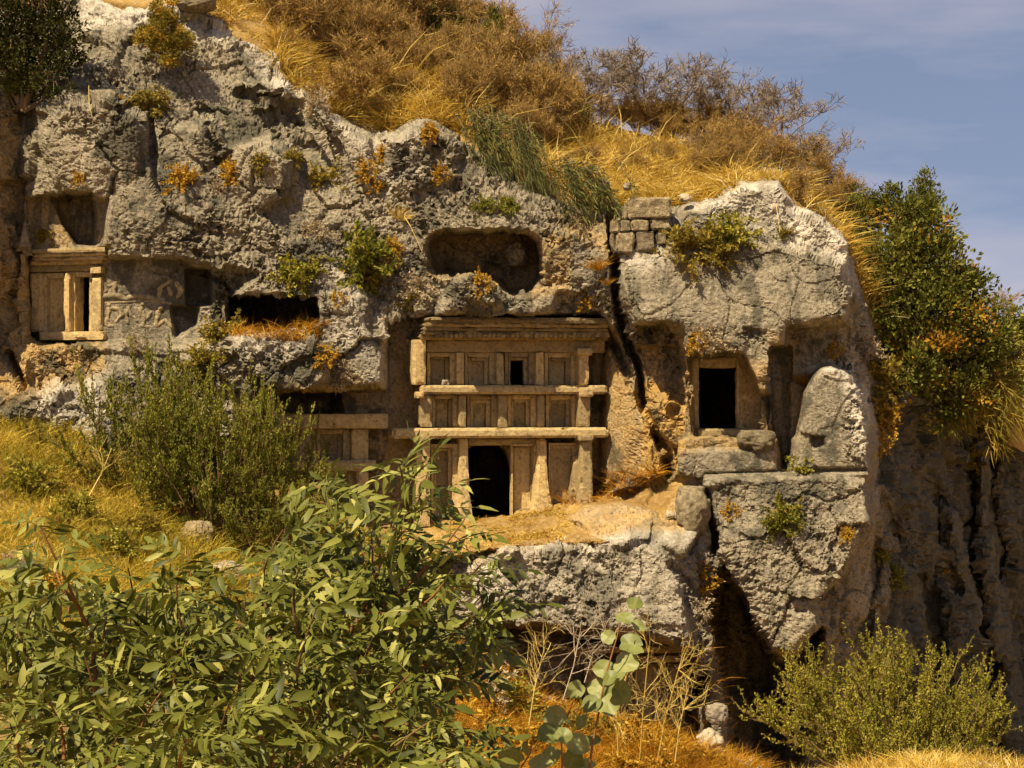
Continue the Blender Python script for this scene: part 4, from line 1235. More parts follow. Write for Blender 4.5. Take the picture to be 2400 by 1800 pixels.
def along(tips, per, jit=0.02):
    """Points and directions spread along twig polylines."""
    P, D = [], []
    for pts, d in tips:
        m = len(pts) - 1
        t = RNG.random(per) * m
        i = np.minimum(t.astype(int), m - 1)
        f = (t - i)[:, None]
        P.append(pts[i] * (1 - f) + pts[i + 1] * f + RNG.normal(size=(per, 3)) * jit)
        D.append(np.repeat((pts[-1] - pts[0])[None], per, 0))
    P, D = np.concatenate(P), np.concatenate(D)
    D /= np.linalg.norm(D, axis=1, keepdims=True) + 1e-9
    return P, D

# Templates are one metre tall, base at the origin; a plant is an Empty with copies of its parts.
def t_bare(seed, leafy=1.0, stems=7, spread=0.5, up=0.6, leafmat=None):
    g, tips = Geo(), []
    for i in range(stems):
        a = RNG.random() * 6.28
        grow(g, RNG.normal(size=3) * [0.05, 0.05, 0], (math.cos(a) * spread, math.sin(a) * spread, up), RNG.uniform(0.34, 0.56), 0.010, 3, 0.42, 4, tips, 0.07)
    out = [('branches', g.mesh('branches'), M_TWIG)]
    P, D = along(tips, 7, 0.012)
    f = Geo()
    f.blades(P, D + RNG.normal(size=P.shape) * 0.6, RNG.uniform(0.05, 0.13, len(P)), 0.007, RNG.normal(size=P.shape) * 0.12)
    out.append(('twigs', f.mesh('twigs'), M_TWIG if leafy <= 0 else M_BROWN))
    if leafy > 0:
        P, D = along(tips, int(5 * leafy), 0.03)
        f = Geo()
        f.leaves(P, D + RNG.normal(size=P.shape), RNG.uniform(0.015, 0.035, len(P)), 0.014)
        out.append(('withered_leaves', f.mesh('withered_leaves'), leafmat or M_BROWN))
    return out

def t_tree(seed, trunk=0.3):
    g, tips = Geo(), []
    top = np.array([RNG.normal() * 0.05, RNG.normal() * 0.05, trunk])
    g.tube([(0, 0, -0.05), top * 0.5, top], [0.022, 0.017, 0.014], 6)
    for i in range(5):
        a = i * 1.26 + RNG.random()
        grow(g, top * RNG.uniform(0.6, 1), (math.cos(a) * 0.7, math.sin(a) * 0.7, 0.8), 0.34, 0.009, 4, 0.45, 3, tips, 0.04)
    f = Geo()
    P, D = along(tips, 3, 0.006)
    f.blades(P, D + RNG.normal(size=P.shape) * 0.6, RNG.uniform(0.04, 0.10, len(P)), 0.006, RNG.normal(size=P.shape) * 0.1)
    return [('branches', g.mesh('branches'), M_GREYTWIG), ('twigs', f.mesh('twigs'), M_GREYTWIG)]

def t_shoots(seed, mat, n_stem=46, lean=0.45, leaf=0.018, per=36, shoots=9, width=0.5):
    """Dense shrub of upright leafy wands."""
    g, tips = Geo(), []
    for i in range(n_stem):
        a, q = RNG.random() * 6.28, math.sqrt(RNG.random())
        base = np.array([math.cos(a) * q * width * 0.35, math.sin(a) * q * width * 0.35, 0])
        d = unit([math.cos(a) * q * lean, math.sin(a) * q * lean, 1])
        L = RNG.uniform(0.6, 1.0) * (1.05 - 0.3 * q)
        pts = [base]
        for k in range(6):
            d = unit(d + RNG.normal(size=3) * 0.15 + [0, 0, 0.02])
            pts.append(pts[-1] + d * L / 6)
        pts = np.array(pts)
        g.tube(pts, np.linspace(0.008, 0.002, 7), 3)
        tips.append((pts[3:], d))
        for s in range(shoots):
            t = RNG.uniform(0.15, 0.97) * 6
            j = min(int(t), 5)
            p = pts[j] + (pts[j + 1] - pts[j]) * (t - j)
            dd = unit(d + RNG.normal(size=3) * 0.75 + [0, 0, 0.22])
            l = RNG.uniform(0.08, 0.22)
            w = np.array([p, p + dd * l * 0.5, p + unit(dd + [0, 0, 0.3]) * l])
            g.tube(w, [0.003, 0.0024, 0.0015], 3)
            tips.append((w, dd))
    P, D = along(tips, per, 0.004)
    f = Geo()
    clump = 0.5 + 0.5 * fbm(P, 0.22, 2)
    f.leaves(P, D * 0.7 + RNG.normal(size=P.shape) * 0.7, RNG.uniform(0.6, 1.3, len(P)) * leaf, leaf * 0.5, np.clip(clump * 0.7 + RNG.random(len(P)) * 0.45 - 0.1, 0, 1))
    return [('stems', g.mesh('stems'), M_STEM), ('foliage', f.mesh('foliage'), mat)]

def t_crown(seed, mat, blobs, n_leaf=9000, leaf=0.03, rust=None, trunk_to=None):
    """A tree crown: leaf sprays packed on limbs inside a few overlapping volumes; height about 1."""
    g = Geo()
    f, fr = Geo(), Geo()
    base = np.array([0, 0, 0.0])
    tot = sum(b[3] ** 2 for b in blobs)
    for bx, by, bz, br in blobs:
        c = np.array([bx, by, bz])
        mid = c * 0.5 + RNG.normal(size=3) * 0.04
        g.tube([base, mid, c], [0.022, 0.014, 0.006], 5)
        n_sp = max(10, int(46 * br * br / tot * len(blobs)))
        for s in range(n_sp):
            v = unit(RNG.normal(size=3))
            q = c + v * br * RNG.uniform(0.45, 1.12)
            g.tube([c + v * br * 0.2, (c + q) / 2 + RNG.normal(size=3) * 0.02, q], [0.006, 0.004, 0.002], 3)
            m = int(n_leaf * br * br / tot / n_sp) + 1
            rad = RNG.uniform(0.03, 0.085) * (0.6 + br)
            bl = RNG.normal(size=(m, 3))
            bl /= np.linalg.norm(bl, axis=1, keepdims=True)
            pp = q + bl * (RNG.random((m, 1)) ** 0.45) * rad * 1.5 * [1, 1, 0.8]
            dd = (pp - q) + v * rad * 0.7 + [0, 0, 0.02]
            tone = np.clip(RNG.uniform(0.1, 0.8) + RNG.normal(size=m) * 0.16, 0, 0.98)
            tgt = fr if (rust is not None and RNG.random() < rust) else f
            tgt.leaves(pp, dd + RNG.normal(size=(m, 3)) * rad * 0.5, RNG.uniform(0.7, 1.3, m) * leaf, leaf * 0.55, tone)
    out = [('trunk', g.mesh('trunk'), M_TWIG), ('crown', f.mesh('crown'), mat)]
    if fr.n:
        out.append(('rusty_foliage', fr.mesh('rusty_foliage'), M_RUST))
    return out

def t_tuft(seed, mat, n=420, leaf=0.05, round_=0.6, stem_mat=None, blade=False):
    """Cushion of fine twigs that springs from a crevice."""
    g, tips = Geo(), []
    for i in range(34):
        d = unit(RNG.normal(size=3) + [0, -0.35, round_])
        L = RNG.uniform(0.45, 0.95)
        p1 = d * L * 0.5
        p2 = d * L * 0.95 + np.array([0, 0, -0.08 + 0.1 * RNG.random()])
        g.tube([(0, 0, 0), p1, p2], [0.012, 0.008, 0.004], 3)
        tips.append((np.array([d * 0.15, p1, p2]), d))
        for k in range(3):
            dd = unit(d + RNG.normal(size=3) * 0.6)
            q = d * L * RNG.uniform(0.3, 0.9)
            g.tube([q, q + dd * 0.15, q + dd * 0.28 + [0, 0, 0.02]], [0.006, 0.005, 0.003], 3)
            tips.append((np.array([q, q + dd * 0.15, q + dd * 0.28]), dd))
    P, D = along(tips, max(3, n // 34 // 2), 0.02)
    f = Geo()
    if blade:
        f.blades(P, D + RNG.normal(size=P.shape) * 0.4, RNG.uniform(0.15, 0.35, len(P)), 0.018, RNG.normal(size=P.shape) * 0.15)
    else:
        f.leaves(P, D + RNG.normal(size=P.shape) * 0.9, RNG.uniform(0.6, 1.4, len(P)) * leaf, leaf * 0.55)
    return [('stems', g.mesh('stems'), stem_mat or M_TWIG), ('foliage', f.mesh('foliage'), mat)]

def t_grass_tuft(seed, mat, n=260):
    f = Geo()
    a = RNG.random(n) * 6.28
    q = RNG.random(n) ** 0.7
    d = np.stack([np.cos(a) * q * 0.75, np.sin(a) * q * 0.75 - 0.15, np.ones(n)], 1)
    p = np.stack([np.cos(a) * q * 0.16, np.sin(a) * q * 0.16, np.zeros(n)], 1)
    bend = np.stack([np.cos(a) * q * 0.5, np.sin(a) * q * 0.5, -0.25 * q], 1) + RNG.normal(size=(n, 3)) * 0.06
    f.blades(p, d, RNG.uniform(0.5, 1.0, n), 0.022, bend)
    return [('blades', f.mesh('blades'), mat)]

def t_hanging(seed, mat, n=1400, w=0.5):
    """Broom that hangs over the edge: strands that start level and droop."""
    f, g = Geo(), Geo()
    for i in range(30):
        a = RNG.uniform(-1, 1)
        x0, L = RNG.normal() * w * 0.3, RNG.uniform(0.25, 1.0) ** 0.8
        y0, z0 = RNG.normal() * 0.06, RNG.uniform(-0.22, 0.06)
        out = RNG.uniform(0.08, 0.26)
        pts = np.array([[x0, 0.12 + y0, z0], [x0 + a * 0.06 + 0.06, y0 - out * 0.6, z0 + 0.02], [x0 + a * 0.12 + 0.16, y0 - out, z0 - L * 0.32], [x0 + a * 0.16 + 0.26, y0 - out * 1.1, z0 - L * 0.65], [x0 + 0.34 + a * 0.2, y0 - out, z0 - L * 0.9]])
        g.tube(pts, [0.01, 0.008, 0.006, 0.004, 0.002], 3)
        m = int(n / 30 * (0.5 + L))
        P, D = along([(pts[1:], None)], m, 0.02 + 0.02 * RNG.random())
        i_ = np.clip(((z0 - P[:, 2]) / L), 0, 1)[:, None]
        D = np.array([[0.35, -0.5, 0.1]]) * (1 - i_) + np.array([[0.40, -0.10, -1.0]]) * i_
        f.blades(P, D + RNG.normal(size=P.shape) * 0.38, RNG.uniform(0.06, 0.20, m), 0.010, np.array([[0.05, 0, -0.2]]) + RNG.normal(size=P.shape) * 0.10,
                 np.clip(RNG.uniform(0.1, 0.9) + RNG.normal(size=m) * 0.2, 0, 1))
    return [('stems', g.mesh('stems'), M_TWIG), ('needles', f.mesh('needles'), mat)]

def plant(name, label, cat, tmpl, loc, size, rz=None, group=None, tilt=(0, 0), wide=1.0):
    o = empty(name, loc, RNG.random() * 6.28 if rz is None else rz)
    o.rotation_euler.x, o.rotation_euler.y = tilt
    o.scale = (size * wide, size * wide, size)
    tag(o, label, cat, group)
    for nm, me, mt in tmpl:
        link(nm, me, mt, o)
    return o

# ------------------------------------------------------------------ the hilltop thicket
BARE = [t_bare(i, 0.7 + 0.3 * (i % 2), stems=7 + i % 3) for i in range(5)]
TREES = [t_tree(i) for i in range(3)]
def hill_at(px, t):
    """A point on the hillside: t from 0 at the cliff edge to 1 on the crest."""
    j = int(np.clip((px + 120) / 2600 * 179, 0, 179))
    i = int(np.clip((0.2 + 0.4 * t) * 109, 0, 109))
    return Vector(HILL[i, j])
def on_hill(px, py):
    """The hillside point seen at about (px, py)."""
    j = int(np.clip((px + 120) / 2600 * 179, 0, 179))
    col = HILL[20:68, j]
    k = 1 + col[:, 1] / CAM_D
    pys = 900 - col[:, 2] / k * 100
    return Vector(col[int(np.argmin(np.abs(pys - py)))])
spots = []
ROWN = [-1, -1, -1]
ORD = 'first second third fourth fifth sixth seventh eighth ninth tenth eleventh twelfth thirteenth fourteenth fifteenth sixteenth seventeenth eighteenth nineteenth twentieth twenty-first twenty-second twenty-third twenty-fourth'.split()
for px in range(520, 1310, 48):
    lo, hi = np.interp(px, *zip(*_crest_p)), np.interp(px, *zip(*_edge_p))
    for f in (0.0, 0.3, 0.58):
        p = px + RNG.normal() * 14
        spots.append((p, lo + (hi - lo) * (f + RNG.normal() * 0.06), RNG.uniform(1.1, 2.5) * (1.0 - 0.2 * f)))
for i, (px, py, s) in enumerate(spots):
    if py < -60:
        continue
    row = i % 3
    ROWN[row] += 1
    row = ('back row against the sky', 'middle row', 'front row by the golden grass')[row]
    where = ORD[ROWN[i % 3]]
    plant('dry_shrub', 'brown thicket shrub, %s from the cliff-top block in the %s' % (where, row), 'shrub', BARE[i % 5], on_hill(px, py) - Vector((0, 0, 0.05)), s, group='brown shrubs of the hilltop thicket', wide=RNG.uniform(0.75, 1.05))
for k, (px, py, h, lab) in enumerate((
        (1340, 285, 1.7, 'bare grey tree at the end of the thicket, first against the sky'), (1415, 300, 1.65, 'slim bare tree with open crown beside the low evergreen on the ridge'),
        (1500, 312, 2.0, 'tall bare tree with forked limbs standing highest on the open ridge'), (1575, 322, 1.9, 'broad bare tree just past the tallest one on the ridge'),
        (1655, 335, 1.75, 'bare tree with twisted limbs above the masonry wall'), (1745, 350, 1.65, 'bare tree rising directly above the white rock peak'),
        (1840, 395, 1.75, 'bare fan-shaped tree on the descending ridge past the white rock peak'), (1925, 440, 1.35, 'last low bare tree before the evergreens on the descending ridge'))):
    plant('bare_tree', lab, 'tree', TREES[k % 3], on_hill(px, py), h * 1.4, group='bare trees along the ridge', wide=1.1)
for k, (px, py, s) in enumerate(sorted(((1320, 275, 1.3), (1385, 292, 1.1), (1460, 305, 1.2), (1540, 316, 1.3), (1610, 328, 1.3), (1680, 342, 1.4), (1505, 306, 1.0), (1575, 322, 1.1), (1710, 350, 1.2), (1770, 362, 1.3), (1720, 380, 1.2), (1790, 390, 1.35), (1870, 420, 1.3), (1810, 410, 1.1), (1900, 450, 1.2), (1960, 480, 1.1),
                                 (1640, 385, 0.9), (1720, 410, 0.8), (1870, 470, 0.9), (1930, 495, 0.9), (1980, 520, 1.0)))):
    where = ORD[k]
    plant('dry_shrub', 'low brown ridge shrub, %s from the thicket end of the ridge' % where, 'shrub', BARE[(k + 2) % 5], on_hill(px, py), s, group='brown shrubs on the open ridge', wide=1.2)
plant('dry_shrub', 'dark spreading brown shrub at the cliff edge beside golden grass', 'shrub', BARE[3], on_hill(835, 262), 1.9, wide=1.25)
for k, (px, py, s_, lab) in enumerate(((1310, 350, 0.55, 'small brown weed bush in golden grass beside the wide dark broom'), (1390, 390, 0.5, 'small brown weed bush in golden grass just above the great crack'), (1480, 400, 0.55, 'small brown weed bush in golden grass over the top masonry block'),
                                     (1560, 390, 0.6, 'small brown weed bush in golden grass beside the lone white stone'), (1650, 420, 0.75, 'dark brown shrub standing in golden grass next to the white peak'), (1720, 395, 0.7, 'brown shrub tucked behind the white peak rock'),
                                     (950, 235, 0.7, 'brown weed bush within the golden grass above the rim rock'), (1060, 262, 0.6, 'brown weed bush in golden grass above the uppermost broom'), (700, 150, 0.7, 'brown weed bush at the golden cliff edge near the pale scrub'))):
    plant('dry_shrub', lab, 'shrub', BARE[(k + 1) % 5], on_hill(px, py), s_ * 1.3)
C_SMALL = t_crown(1, M_DARK, [(0, 0, 0.55, 0.28), (0.18, 0, 0.42, 0.2), (-0.2, 0.05, 0.45, 0.2), (0.05, 0, 0.8, 0.17)], 5200, 0.04)
C_TALL = t_crown(2, M_DARK, [(0, 0, 0.4, 0.26), (0.12, 0, 0.6, 0.22), (-0.12, 0, 0.62, 0.2), (0.05, 0, 0.85, 0.14), (-0.2, 0, 0.35, 0.2)], 5200, 0.04)
plant('evergreen_tree', 'dark green tree rising out of the brown thicket against the sky', 'tree', C_TALL, on_hill(1165, 190), 2.0, wide=0.9)
plant('evergreen_tree', 'smaller dark green tree at the sky end of the thicket', 'tree', C_SMALL, on_hill(1260, 245), 1.45)
plant('evergreen_bush', 'round evergreen bush low on the ridge in front of bare trees', 'bush', C_SMALL, on_hill(1372, 318), 1.0)
plant('evergreen_tree', 'dark evergreen half hidden at the top of the thicket', 'tree', C_TALL, on_hill(1030, 110), 1.7)

# ------------------------------------------------------------------ evergreens on the right flank and the top left
C_BIG = t_crown(3, M_DARK, [(0.02, 0, 0.62, 0.20), (0.16, 0.02, 0.78, 0.15), (0.20, 0, 0.56, 0.20), (0.32, 0.04, 0.40, 0.19), (0.10, -0.06, 0.38, 0.19), (-0.05, -0.04, 0.48, 0.14),
                            (0.22, -0.02, 0.22, 0.18), (0.05, 0.02, 0.86, 0.11), (0.40, 0.05, 0.24, 0.15), (0.06, -0.08, 0.20, 0.14), (0.30, 0, 0.05, 0.14)], 30000, 0.025, 0.10)
plant('evergreen_tree', 'big dark evergreen with rusty patches bulging over the cliff flank', 'tree', C_BIG, at(2090, 960, 3.2), 5.6, 0.0)
C_MID = t_crown(4, M_DARK, [(0, 0, 0.3, 0.22), (0.2, 0, 0.4, 0.2), (-0.2, 0.0, 0.35, 0.2), (0.28, 0, 0.62, 0.12), (-0.05, 0, 0.55, 0.15)], 6500, 0.035, 0.05)
plant('evergreen_bush', 'olive evergreen bush on the ridge just above the big evergreen', 'bush', C_MID, at(2035, 560, 3.6), 1.9, 0.0)
plant('evergreen_tree', 'upright evergreen with two sprigs against the sky over the big evergreen', 'tree', C_TALL, at(2165, 560, 4.6), 1.8, 0.3, wide=0.8)
plant('evergreen_bush', 'evergreen bush at the far edge of the flank, shaded below the big evergreen', 'bush', C_MID, at(2330, 1010, 6.5), 2.6, 0.5)
plant('evergreen_bush', 'dark bush leaning out at the picture edge beside the big evergreen', 'bush', C_SMALL, at(2365, 900, 7.5), 2.2, 0.8)
plant('rusty_bush', 'rust-coloured dry bush hanging on the outer side of the big evergreen', 'bush', t_tuft(9, M_RUST, 1600, 0.035), at(2335, 730, 4.0), 0.85)
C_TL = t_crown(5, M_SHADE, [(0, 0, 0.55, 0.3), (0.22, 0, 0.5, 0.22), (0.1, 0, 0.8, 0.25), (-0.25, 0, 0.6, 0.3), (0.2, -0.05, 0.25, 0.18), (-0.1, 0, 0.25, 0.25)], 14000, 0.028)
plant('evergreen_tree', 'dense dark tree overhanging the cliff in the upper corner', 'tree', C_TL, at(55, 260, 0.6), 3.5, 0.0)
plant('evergreen_bush', 'shaded dark bush below the corner tree against the rock', 'bush', C_SMALL, at(40, 260, 0.6), 1.2, 0.6)
C_TOP = t_crown(6, M_OLIVE, [(0, 0, 0.45, 0.3), (0.25, -0.03, 0.3, 0.22), (-0.25, 0, 0.3, 0.22), (0, 0, 0.75, 0.22), (0.05, -0.05, 0.1, 0.2)], 9000, 0.045, 0.16)
plant('green_bush', 'bright green bush with rusty leaves rooted near the top of the rock dome', 'bush', C_TOP, at(388, 140, 1.3), 1.55, 0.0)
HANG = [t_hanging(i, M_NEEDLE) for i in range(3)]
for k, (px, py, y, s, w, lab) in enumerate((
        (1120, 262, 1.5, 2.0, 0.9, 'grey-green broom cascading over the cliff edge, uppermost of three'), (1215, 290, 1.3, 1.9, 0.65, 'slender drooping broom between the two wider brooms'),
        (1325, 372, 1.0, 1.5, 1.35, 'wide dark green broom hanging beside the great crack, lowest of three'))):
    plant('hanging_broom', lab, 'shrub', HANG[k], at(px, py, y), s, 0.0, 'brooms hanging from the cliff edge', wide=w)
HANGY = t_hanging(5, M_OLIVE, 2200, 0.6)
plant('hanging_broom', 'yellow-green broom trailing down the shaded flank under the big evergreen', 'shrub', HANGY, at(2250, 810, 3.6), 2.6, 0.0)

# ------------------------------------------------------------------ tufts and cushions on the rock
TUFT = {'rust': [t_tuft(i, M_RUST, 900, 0.13) for i in range(2)], 'olive': [t_tuft(i, M_OLIVE, 900, 0.13) for i in range(2)],
        'grey': [t_tuft(i, M_GREY, 1000, 0.09, 0.6, M_DRYTWIG) for i in range(2)], 'green': [t_tuft(i, M_GREEN, 900, 0.13) for i in range(2)],
        'yellow': [t_tuft(i, M_YGREEN, 900, 0.13) for i in range(2)], 'gold': [t_grass_tuft(i, M_GRASS) for i in range(2)], 'rgrass': [t_grass_tuft(i, M_RGRASS) for i in range(2)]}
NAMES = {'rust': 'rusty_cushion', 'olive': 'olive_cushion', 'grey': 'withered_cushion', 'green': 'green_cushion', 'yellow': 'yellow_green_cushion', 'gold': 'golden_tussock', 'rgrass': 'rusty_tussock'}
for k, (px, py, w, kind, lab) in enumerate((
    (360, 225, 95, 'olive', 'olive cushion plant below the bright green bush on the dome'), (283, 225, 44, 'rust', 'small brown cushion beside the crack on the smooth dome'),
    (425, 405, 78, 'rust', 'orange-brown cushion in the middle of the dome, beside the grey one'), (535, 392, 62, 'rust', 'bright orange cushion just above a withered grey one on the dome'),
    (515, 422, 54, 'grey', 'withered grey cushion under the bright orange one on the dome'), (612, 372, 62, 'olive', 'faint olive tuft on bare rock between orange and dark cushions'),
    (705, 352, 58, 'olive', 'small dry cushion left of the tall dark one near the diagonal edge'), (765, 400, 92, 'olive', 'tall dark cushion on the rock below the diagonal edge'),
    (186, 412, 42, 'rust', 'little orange tuft on the rough rock above the shadowed niche'), (110, 545, 54, 'olive', 'olive sprig on the bare wall above the banded cornice'),
    (748, 228, 92, 'grey', 'pale grey scrub cushion at the diagonal cliff edge'), (740, 520, 76, 'grey', 'whitish withered cushion on rock left of the yellow-green bushes'),
    (682, 640, 92, 'yellow', 'bright yellow bush at the lip above the oblong chamber'), (735, 622, 70, 'yellow', 'yellow-green bush between the bright yellow and the tall green ones'),
    (840, 590, 140, 'green', 'tall green bush with orange edge in the middle of the cliff'), (862, 640, 96, 'olive', 'dull olive bush under the tall green one in mid cliff'),
    (905, 575, 66, 'rust', 'orange cushion at the side of the tall green bush in mid cliff'), (862, 392, 56, 'rust', 'orange tuft in a hollow on the diagonal ridge'),
    (886, 432, 48, 'rust', 'lower orange tuft of the pair on the diagonal ridge'), (890, 352, 46, 'rust', 'upper orange tuft near the cliff edge'),
    (935, 500, 72, 'gold', 'golden grass tussock with one long drooping stalk above the cave'), (1032, 405, 50, 'rust', 'round rusty cushion under the rim rock'),
    (1000, 305, 62, 'rust', 'rust-brown cushion on the rim rock below golden grass'), (985, 660, 98, 'grey', 'big round withered grey bush left of the cave mouth'),
    (955, 700, 50, 'olive', 'small olive tuft under the round withered bush'), (788, 692, 44, 'rust', 'small orange tuft on the bulging rock right of the oblong chamber'),
    (1135, 480, 52, 'green', 'upright green sprig above the cave mouth, first of two'), (1190, 475, 60, 'green', 'upright green sprig above the cave mouth beside the hanging broom'),
    (1408, 620, 66, 'rgrass', 'orange grass hanging in the great crack beside the outcrop'), (1425, 660, 40, 'rgrass', 'small orange wisp lower in the great crack'),
    (1622, 560, 130, 'olive', 'broad dark olive bush beside the masonry wall'), (1700, 535, 120, 'yellow', 'light green bush on white rock next to the dark olive one'),
    (1690, 580, 80, 'olive', 'dry lower skirt of bush casting a shadow on the outcrop'), (1628, 625, 46, 'grey', 'little grey tuft on the outcrop below the bushes'),
    (1840, 540, 44, 'olive', 'small brown tuft in a pit of the white peak rock'), (1655, 790, 92, 'grey', 'pale dry cushion overhanging the right tomb doorway'),
    (1630, 800, 60, 'rust', 'rusty tuft left of the pale cushion over the doorway'), (1955, 812, 44, 'rust', 'small orange tuft above the upright rounded stone'),
    (2055, 860, 150, 'olive', 'large yellow-brown dry bush behind the upright rounded stone'), (2030, 800, 90, 'grey', 'pale dry stems spraying above the yellow-brown bush on the flank'),
    (2085, 960, 110, 'rust', 'orange-flecked dry bush below the large yellow-brown one'), (2075, 1030, 66, 'rust', 'lowest orange tuft on the flank beside the rounded stone'),
    (1888, 890, 56, 'rgrass', 'curled ball of dry grass on the shoulder of the rounded stone'), (1840, 1075, 46, 'yellow', 'small yellow-green tuft in the slot beside the plinth'),
    (1880, 1090, 70, 'yellow', 'rounded yellow-green cushion at the foot of the upright rounded stone'), (1712, 1190, 46, 'rust', 'orange tuft at the top of the hanging rock'),
    (1828, 1210, 96, 'green', 'thin green creeping plant on the face of the hanging rock'), (1845, 1190, 60, 'olive', 'olive sprig above the thin green creeper'),
    (1982, 1245, 44, 'rust', 'orange tuft at the corner of the hanging rock'), (800, 872, 92, 'grey', 'dry sandy cushion on the overhang above the half hidden tomb'),
    (770, 850, 60, 'rust', 'rusty tuft left of the dry sandy cushion on the overhang'), (520, 760, 100, 'olive', 'weedy olive bush left of the oblong chamber'),
    (470, 830, 100, 'olive', 'dark weedy bush on the ledge below the carved relief'), (320, 800, 60, 'grey', 'dry reddish tuft under the carved relief'),
    (1640, 1420, 72, 'grey', 'pinkish dry cushion on the rim of the dark gorge'), (1645, 1350, 66, 'rust', 'rusty cushion on the rim of the gorge, above the pinkish one'),
    (1735, 1690, 70, 'grey', 'bleached dry fan-shaped twigs near the boulder by the gorge'), (2100, 1345, 84, 'green', 'blue-green leafy plant on the dark flank above the yellow-green shrub'),
    (2075, 1300, 50, 'yellow', 'yellow sprig above the blue-green plant on the dark flank'), (2218, 1320, 38, 'rust', 'orange tuft in a dark fold of the flank'),
    (1380, 700, 60, 'rust', 'mossy orange patch on the rock above the cornice end'), (1130, 655, 66, 'rust', 'rusty moss cap on the rock in front of the cave'),
    (1100, 1190, 50, 'olive', 'scraggly weeds at the threshold of the great tomb door'), (2200, 850, 80, 'olive', 'dim olive bush in the shade below the big evergreen'),
    (2300, 1060, 70, 'olive', 'dim dry bush on the dark flank under the trailing broom'))):
    p = cliff_point(px, py + w * 0.2)
    n = cliff_normal(px, py + w * 0.2)
    t = TUFT[kind][k % 2]
    plant(NAMES[kind], lab, 'plant', t, p - n * 0.05, w / 200 * 1.4, RNG.uniform(-0.5, 0.5), tilt=(RNG.uniform(0.1, 0.5), RNG.uniform(-0.2, 0.2)), wide=RNG.uniform(0.9, 1.15))

# ------------------------------------------------------------------ shrubs at the foot
SH_G = [t_shoots(i, M_GREEN, 46, 0.62, 0.020, 56, 11, 0.75) for i in range(2)]
plant('leafy_shrub', 'tall dark green shrub of upright shoots below the carved relief', 'shrub', SH_G[0], at(375, 1250, -2.4), 5.0, 0.3, wide=0.60)
plant('leafy_shrub', 'tall green shrub of upright shoots touching the half hidden tomb', 'shrub', SH_G[1], at(515, 1260, -2.6), 4.8, 1.3, wide=0.62)
plant('leafy_shrub', 'denser low green shrub between the two tall ones and the leafy branches', 'shrub', SH_G[0], at(620, 1290, -3.0), 2.3, 2.3, wide=1.1)
plant('leafy_shrub', 'slender wispy green shrub in front of the half hidden tomb', 'shrub', t_shoots(5, M_GREEN, 22, 0.34, 0.028, 30, 8, 0.45), at(690, 1180, -1.0), 2.5, 0.9, wide=0.8)
plant('leafy_shrub', 'small grey-green shrub on the slope left of the tall dark one', 'shrub', t_shoots(6, M_OLIVE, 16, 0.5, 0.045, 22, 6, 0.5), at(225, 1150, -3.0), 1.3, 0.2)
plant('leafy_shrub', 'sparse weed on the pale rock at the foot of the left tomb', 'shrub', t_shoots(7, M_OLIVE, 9, 0.4, 0.05, 18, 5, 0.5), at(95, 1060, -2.2), 1.2, 0.5)
plant('leafy_shrub', 'big yellow-green feathery shrub in front of the dark gorge', 'shrub', t_shoots(8, M_YGREEN, 86, 1.15, 0.021, 36, 15, 0.85), at(2085, 1825, -12), 3.15, 0.4, wide=0.88)
plant('leafy_shrub', 'lower skirt of yellow shrub beside the feathery one at the flank foot', 'shrub', t_shoots(9, M_YGREEN, 40, 1.1, 0.026, 26, 10, 0.9), at(2215, 1825, -12.5), 1.8, 0.4, wide=0.9)

for k, (px, py, w, kind, lab) in enumerate((
    (1130, 1600, 150, 'grey', 'dry brown scrub at the tips of the leafy bush, under the ledge'), (1190, 1640, 130, 'yellow', 'yellow-grey scrub between leafy bush and round-leaved sapling'), (1250, 1580, 140, 'grey', 'tangled dry scrub under the pale forked branch'),
    (1160, 1720, 130, 'rust', 'bright orange-yellow bush at the edge of the leafy bush'), (1245, 1740, 120, 'rust', 'orange bush behind the round pale leaves'), (1330, 1690, 120, 'olive', 'olive scrub right behind the sapling stem'),
    (1420, 1700, 140, 'olive', 'yellowish scrub at the foot of the shadowed ledge tomb'), (1500, 1720, 140, 'rust', 'orange scrub around the tallest yellow stalk'), (1570, 1730, 130, 'rust', 'orange scrub between stalks and rock pillar'),
    (1630, 1770, 110, 'rust', 'low orange scrub touching the white foot rock'), (1440, 1785, 130, 'rust', 'deep orange scrub on the bottom edge beside the sapling'), (1540, 1790, 130, 'rust', 'deep orange scrub on the bottom edge under the leaning stalk'),
    (1740, 1790, 90, 'grey', 'dry twiggy scrub on the bottom edge by the gorge'), (1830, 1800, 90, 'olive', 'yellow scrub on the bottom edge below the gorge'))):
    plant(NAMES[kind], lab, 'plant', TUFT[kind][k % 2], ground_hit(px, py + w * 0.3), w / 200 * (1.05 if px > 1380 else 1.4), tilt=(RNG.uniform(0, 0.3), 0), wide=1.15)
for k, (px, py, w, kind, lab) in enumerate((
    (60, 1120, 120, 'yellow', 'yellow-green weed clump on the grassy slope at the picture edge'), (180, 1200, 110, 'yellow', 'yellow-green weed clump in the slope grass above the bush tip'), (330, 1230, 100, 'olive', 'olive weed clump at the foot of the tall dark shrub'),
    (280, 1280, 110, 'yellow', 'weed clump on the slope behind the small white stone'), (110, 1390, 110, 'rust', 'clump of small orange-yellow flowers showing through the leafy bush'), (420, 1200, 90, 'rust', 'rusty weed clump between the shrub foot and the streaked boulder'),
    (560, 1270, 90, 'olive', 'dry weed clump right of the streaked upright boulder'), (30, 1330, 110, 'grey', 'pinkish withered scrub on the slope at the picture edge'))):
    plant(NAMES[kind], lab, 'plant', TUFT[kind][k % 2], ground_hit(px, py + w * 0.2), w / 200 * 1.3, tilt=(RNG.uniform(0, 0.2), 0), wide=1.1)

